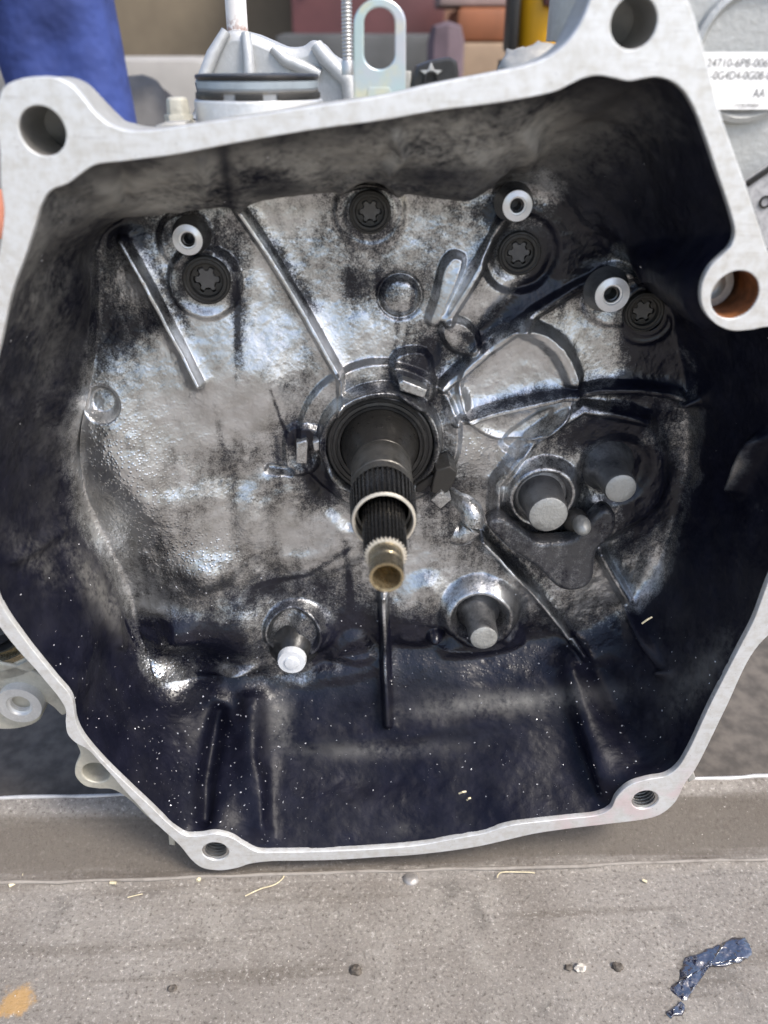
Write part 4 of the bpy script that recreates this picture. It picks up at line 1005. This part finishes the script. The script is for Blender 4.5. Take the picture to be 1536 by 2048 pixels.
# ================================================================== background (far out of focus)
GZ = -.20
m = MB(); m.add([(-60, -20, GZ), (60, -20, GZ), (60, 120, GZ), (-60, 120, GZ)], [(0, 1, 2, 3)])
t = NT('dusty_yard_ground'); MAT['yard'] = t.set(t.mix(t.ramp(t.noise(1.2, 5), .3, .7), (.20, .175, .135), (.28, .25, .20)), .85, 0.0)
yd = m.build('yard_ground', MAT['yard']); yd['kind'] = 'structure'
def prism(name, x0, y0, x1, y1, Y, th, mat, parent=None, bev=.01):
    a = Pc(x0, y0, Y); b_ = Pc(x1, y1, Y); m = MB(); m.box(((a[0]+b_[0])/2, Y+th/2, (a[2]+b_[2])/2), (abs(b_[0]-a[0]), th, abs(a[2]-b_[2]))); return m.build(name, mat, parent, bevel=bev)
zy = GZ
def ypx(Y): return None
def standing(name, x0, y0, x1, Y, th, mat, bev=.01, parent=None):
    a = Pc(x0, y0, Y); b_ = Pc(x1, y0, Y); m = MB(); m.box(((a[0]+b_[0])/2, Y+th/2, (a[2]+GZ)/2), (abs(b_[0]-a[0]), th, a[2]-GZ)); return m.build(name, mat, parent, bevel=bev)
# tan rendered wall and pale kerb
wl2 = standing('rendered_wall', -400, -420, 640, 3.2, .25, M_plain('tan_render', (.175, .14, .095), .85, .2, 3)); tag(wl2, 'tan rendered wall far behind the gearbox, out of focus', 'wall')
lw = standing('concrete_block', -300, 112, 420, 2.4, .5, M_plain('pale_concrete', (.30, .29, .275), .85, .12, 4), .05); tag(lw, 'long pale concrete block lying in front of the tan wall', 'block')
# rubber sheet / dark heap between
bm = bmesh.new(); bmesh.ops.create_icosphere(bm, subdivisions=4, radius=1); c = Pc(275, 260, 1.35)
vv = np.array([v.co[:] for v in bm.verts]); kk = fbm(vv, 2.2, 3, 4)-.5
for v, k_ in zip(bm.verts, kk): v.co = Vector((c[0]+v.co.x*.085*(1+.5*k_), c[1]+v.co.y*.12, c[2]-.05+v.co.z*.12*(1+.4*k_)))
me = bpy.data.meshes.new('rubber_bundle'); bm.to_mesh(me); bm.free(); sharp(me, 80); o = link(me, 'rubber_bundle', M_plain('dark_rubber', (.035, .036, .040), .6, .4, 12)); tag(o, 'dark grey rubber bundle beside the blue trousers, out of focus', 'bundle')
b = MB(); zb = c[2]-.15; b.box((c[0], c[1], (zb+GZ)/2), (.16, .2, zb-GZ)); o_ = b.build('pedestal', MAT['stone2']); o_.parent = o
# red cabinet, dark tarpaulin, lilac cloth, orange block on sandstone, yellow drum
cab = standing('red_cabinet', 560, -420, 905, 2.9, .5, M_plain('dark_red_paint', (.11, .040, .040), .5, .25, 4), .02); tag(cab, 'dark red metal cabinet behind the lifting bracket, out of focus', 'cabinet')
o_ = prism('cabinet_handle', 600, -60, 620, -20, 2.88, .03, MAT['plug']); o_.parent = cab
tp = standing('grey_crate', 545, 66, 900, 2.5, .35, M_plain('dark_grey_plastic', (.070, .072, .072), .6, .3, 6), .03); tag(tp, 'dark grey crate standing in front of the red cabinet', 'crate')
lc = standing('lilac_sack', 862, 40, 935, 2.3, .15, M_plain('dusty_lilac_cloth', (.12, .085, .10), .8, .25, 8), .05); tag(lc, 'dusty lilac sack leaning between grey crate and orange box', 'sack')
ob = prism('orange_box', 915, 14, 1050, 84, 2.6, .3, M_plain('orange_brown_paint', (.24, .085, .035), .6, .25, 5), None, .02); tag(ob, 'orange brown box on the sandstone block, out of focus', 'box')
sb = standing('sandstone_block', 905, 85, 1120, 2.58, .4, M_plain('sandstone', (.30, .215, .145), .85, .2, 5), .02); tag(sb, 'tan sandstone block under the orange brown box', 'block')
lt = prism('pale_plank', 880, -20, 1040, 12, 2.62, .2, M_plain('pinkish_plank', (.30, .22, .20), .8, .2, 5), None, .01); tag(lt, 'pale pinkish plank laid on the orange brown box', 'plank')
bk = prism('backing_wall', 880, -420, 1700, 200, 3.4, .2, M_plain('brick_dust_render', (.22, .13, .09), .85, .3, 4)); tag(bk, 'reddish rendered wall closing the yard at right', 'wall')
cY = Pc(1085, 60, 1.5); m = MB(); s = rpx(1085, 60, 1.5)
m.rev([(40*s, float(Pc(1085, 118, 1.5)[2])), (48*s, float(Pc(1085, 95, 1.5)[2])), (50*s, float(Pc(1085, 30, 1.5)[2])), (46*s, float(Pc(1085, -60, 1.5)[2])), (20*s, float(Pc(1085, -90, 1.5)[2]))], (cY[0], 1.5, 0), axis='z', n=40, capback=True)
dr = m.build('yellow_drum', M_plain('yellow_plastic', (.75, .38, .01), .45, .15, 8), deg=50); tag(dr, 'yellow plastic drum with dark band beside the upper right bolt boss', 'drum')
o_ = prism('drum_handle', 1024, -60, 1036, 105, 1.46, .05, MAT['black'], None, .008); o_.parent = dr
b = MB(); zb = float(Pc(1085, 118, 1.5)[2]); b.box((cY[0], 1.5, (zb+GZ)/2), (.12, .12, zb-GZ-.002)); o_ = b.build('drum_stand', MAT['stone2']); o_.parent = dr
o_ = prism('dark_badge', 1092, -60, 1135, 14, 1.44, .02, M_plain('maroon_badge', (.06, .02, .02), .5, .2, 5)); o_.parent = dr
bo = prism('clay_pot', -90, 35, 14, 98, 2.2, .15, M_plain('clay', (.33, .11, .05), .8, .2, 6), None, .02); tag(bo, 'orange clay brick on the pale block left of the trousers', 'brick')
# pinkish thing seen past the left rim
rb = prism('clay_tile', -60, 380, 14, 480, .52, .012, M_plain('salmon_clay', (.55, .22, .14), .8, .2, 30), None, .003); tag(rb, 'salmon clay tile peeping out behind the left rim', 'tile')

# person in blue work trousers
MAT['denim'] = None
t = NT('blue_work_cloth'); n_ = t.noise(9, 4, .6); MAT['denim'] = t.set(t.mix(t.ramp(n_, .3, .7), (.018, .033, .135), (.034, .062, .24)), .8, 0.0, t.bump(t.noise(14, 3), .6, .02))
LX, LY = Pc(125, 100, 1.15)[0], 1.15
per = bpy.data.objects.new('person', None); COL.objects.link(per); per.location = (LX-.13, LY, GZ); tag(per, 'person in blue work trousers standing behind the gearbox', 'person')
def skin(name, pts, edges, radii, mat, sub=2):
    me = bpy.data.meshes.new(name); me.from_pydata([tuple(p) for p in pts], edges, []); o = bpy.data.objects.new('tmp', me); COL.objects.link(o)
    md_ = o.modifiers.new('s', 'SKIN'); sv = me.skin_vertices[0].data
    for i, r in enumerate(radii): sv[i].radius = r if isinstance(r, tuple) else (r, r); sv[i].use_root = (i == 0)
    s_ = o.modifiers.new('b', 'SUBSURF'); s_.levels = sub+1
    dg = bpy.context.evaluated_depsgraph_get(); m2 = bpy.data.meshes.new_from_object(o.evaluated_get(dg)); bpy.data.objects.remove(o)
    m2.name = name; m2.materials.clear()
    n = len(m2.vertices); co = np.empty(n*3, np.float32); m2.vertices.foreach_get('co', co); co = co.reshape(-1, 3); nn = np.array([v.normal[:] for v in m2.vertices])
    co += nn*((fbm(co*np.array([1.6, 1.6, .55]), 9, 3, 33)-.5)*.045*(name != 'boot'))[:, None]; m2.vertices.foreach_set('co', co.ravel().astype(np.float32)); m2.update(); sharp(m2, 80); o = link(m2, name, mat, per); return o
# person coordinates relative to the empty at ground level (visible leg on the left)
L = .13; hz = .98
skin('trousers', [(0, .0, hz), (L*.8, 0, hz-.06), (L-.005, -.005, .82), (L+.004, -.005, .72), (L+.012, -.01, .50), (L+.02, .02, .28), (L+.02, .03, .06), (-L*.8, .02, hz-.06), (-L-.02, .04, .82), (-L-.03, .05, .50), (-L-.03, .10, .28), (-L-.03, .10, .06), (0, 0, hz+.08)],
     [(0, 1), (1, 2), (2, 3), (3, 4), (4, 5), (5, 6), (0, 7), (7, 8), (8, 9), (9, 10), (10, 11), (0, 12)], [.10, .085, .078, .073, .068, .064, .062, .085, .078, .070, .066, .062, .12], MAT['denim'])
skin('body', [(0, 0, hz+.10), (0, 0, hz+.30), (0, -.02, hz+.50), (0, -.02, hz+.58), (0, -.02, hz+.66), (0, -.03, hz+.76), (-.20, 0, hz+.48), (-.25, .02, hz+.20), (-.22, -.10, hz-.02), (.20, 0, hz+.48), (.25, .02, hz+.20), (.22, -.10, hz-.02)],
     [(0, 1), (1, 2), (2, 3), (3, 4), (4, 5), (2, 6), (6, 7), (7, 8), (2, 9), (9, 10), (10, 11)], [.14, .15, .16, .06, .09, .08, .06, .045, .035, .06, .045, .035], M_plain('blue_work_shirt', (.03, .055, .22), .85, .25, 8))
skin('boot', [(L+.02, .04, .05), (L+.02, -.08, .04), (L+.02, -.16, .035)], [(0, 1), (1, 2)], [.05, .05, .045], MAT['seal'])
skin('boot', [(-L-.03, .12, .05), (-L-.03, 0, .04), (-L-.03, -.08, .035)], [(0, 1), (1, 2)], [.05, .05, .045], MAT['seal'])
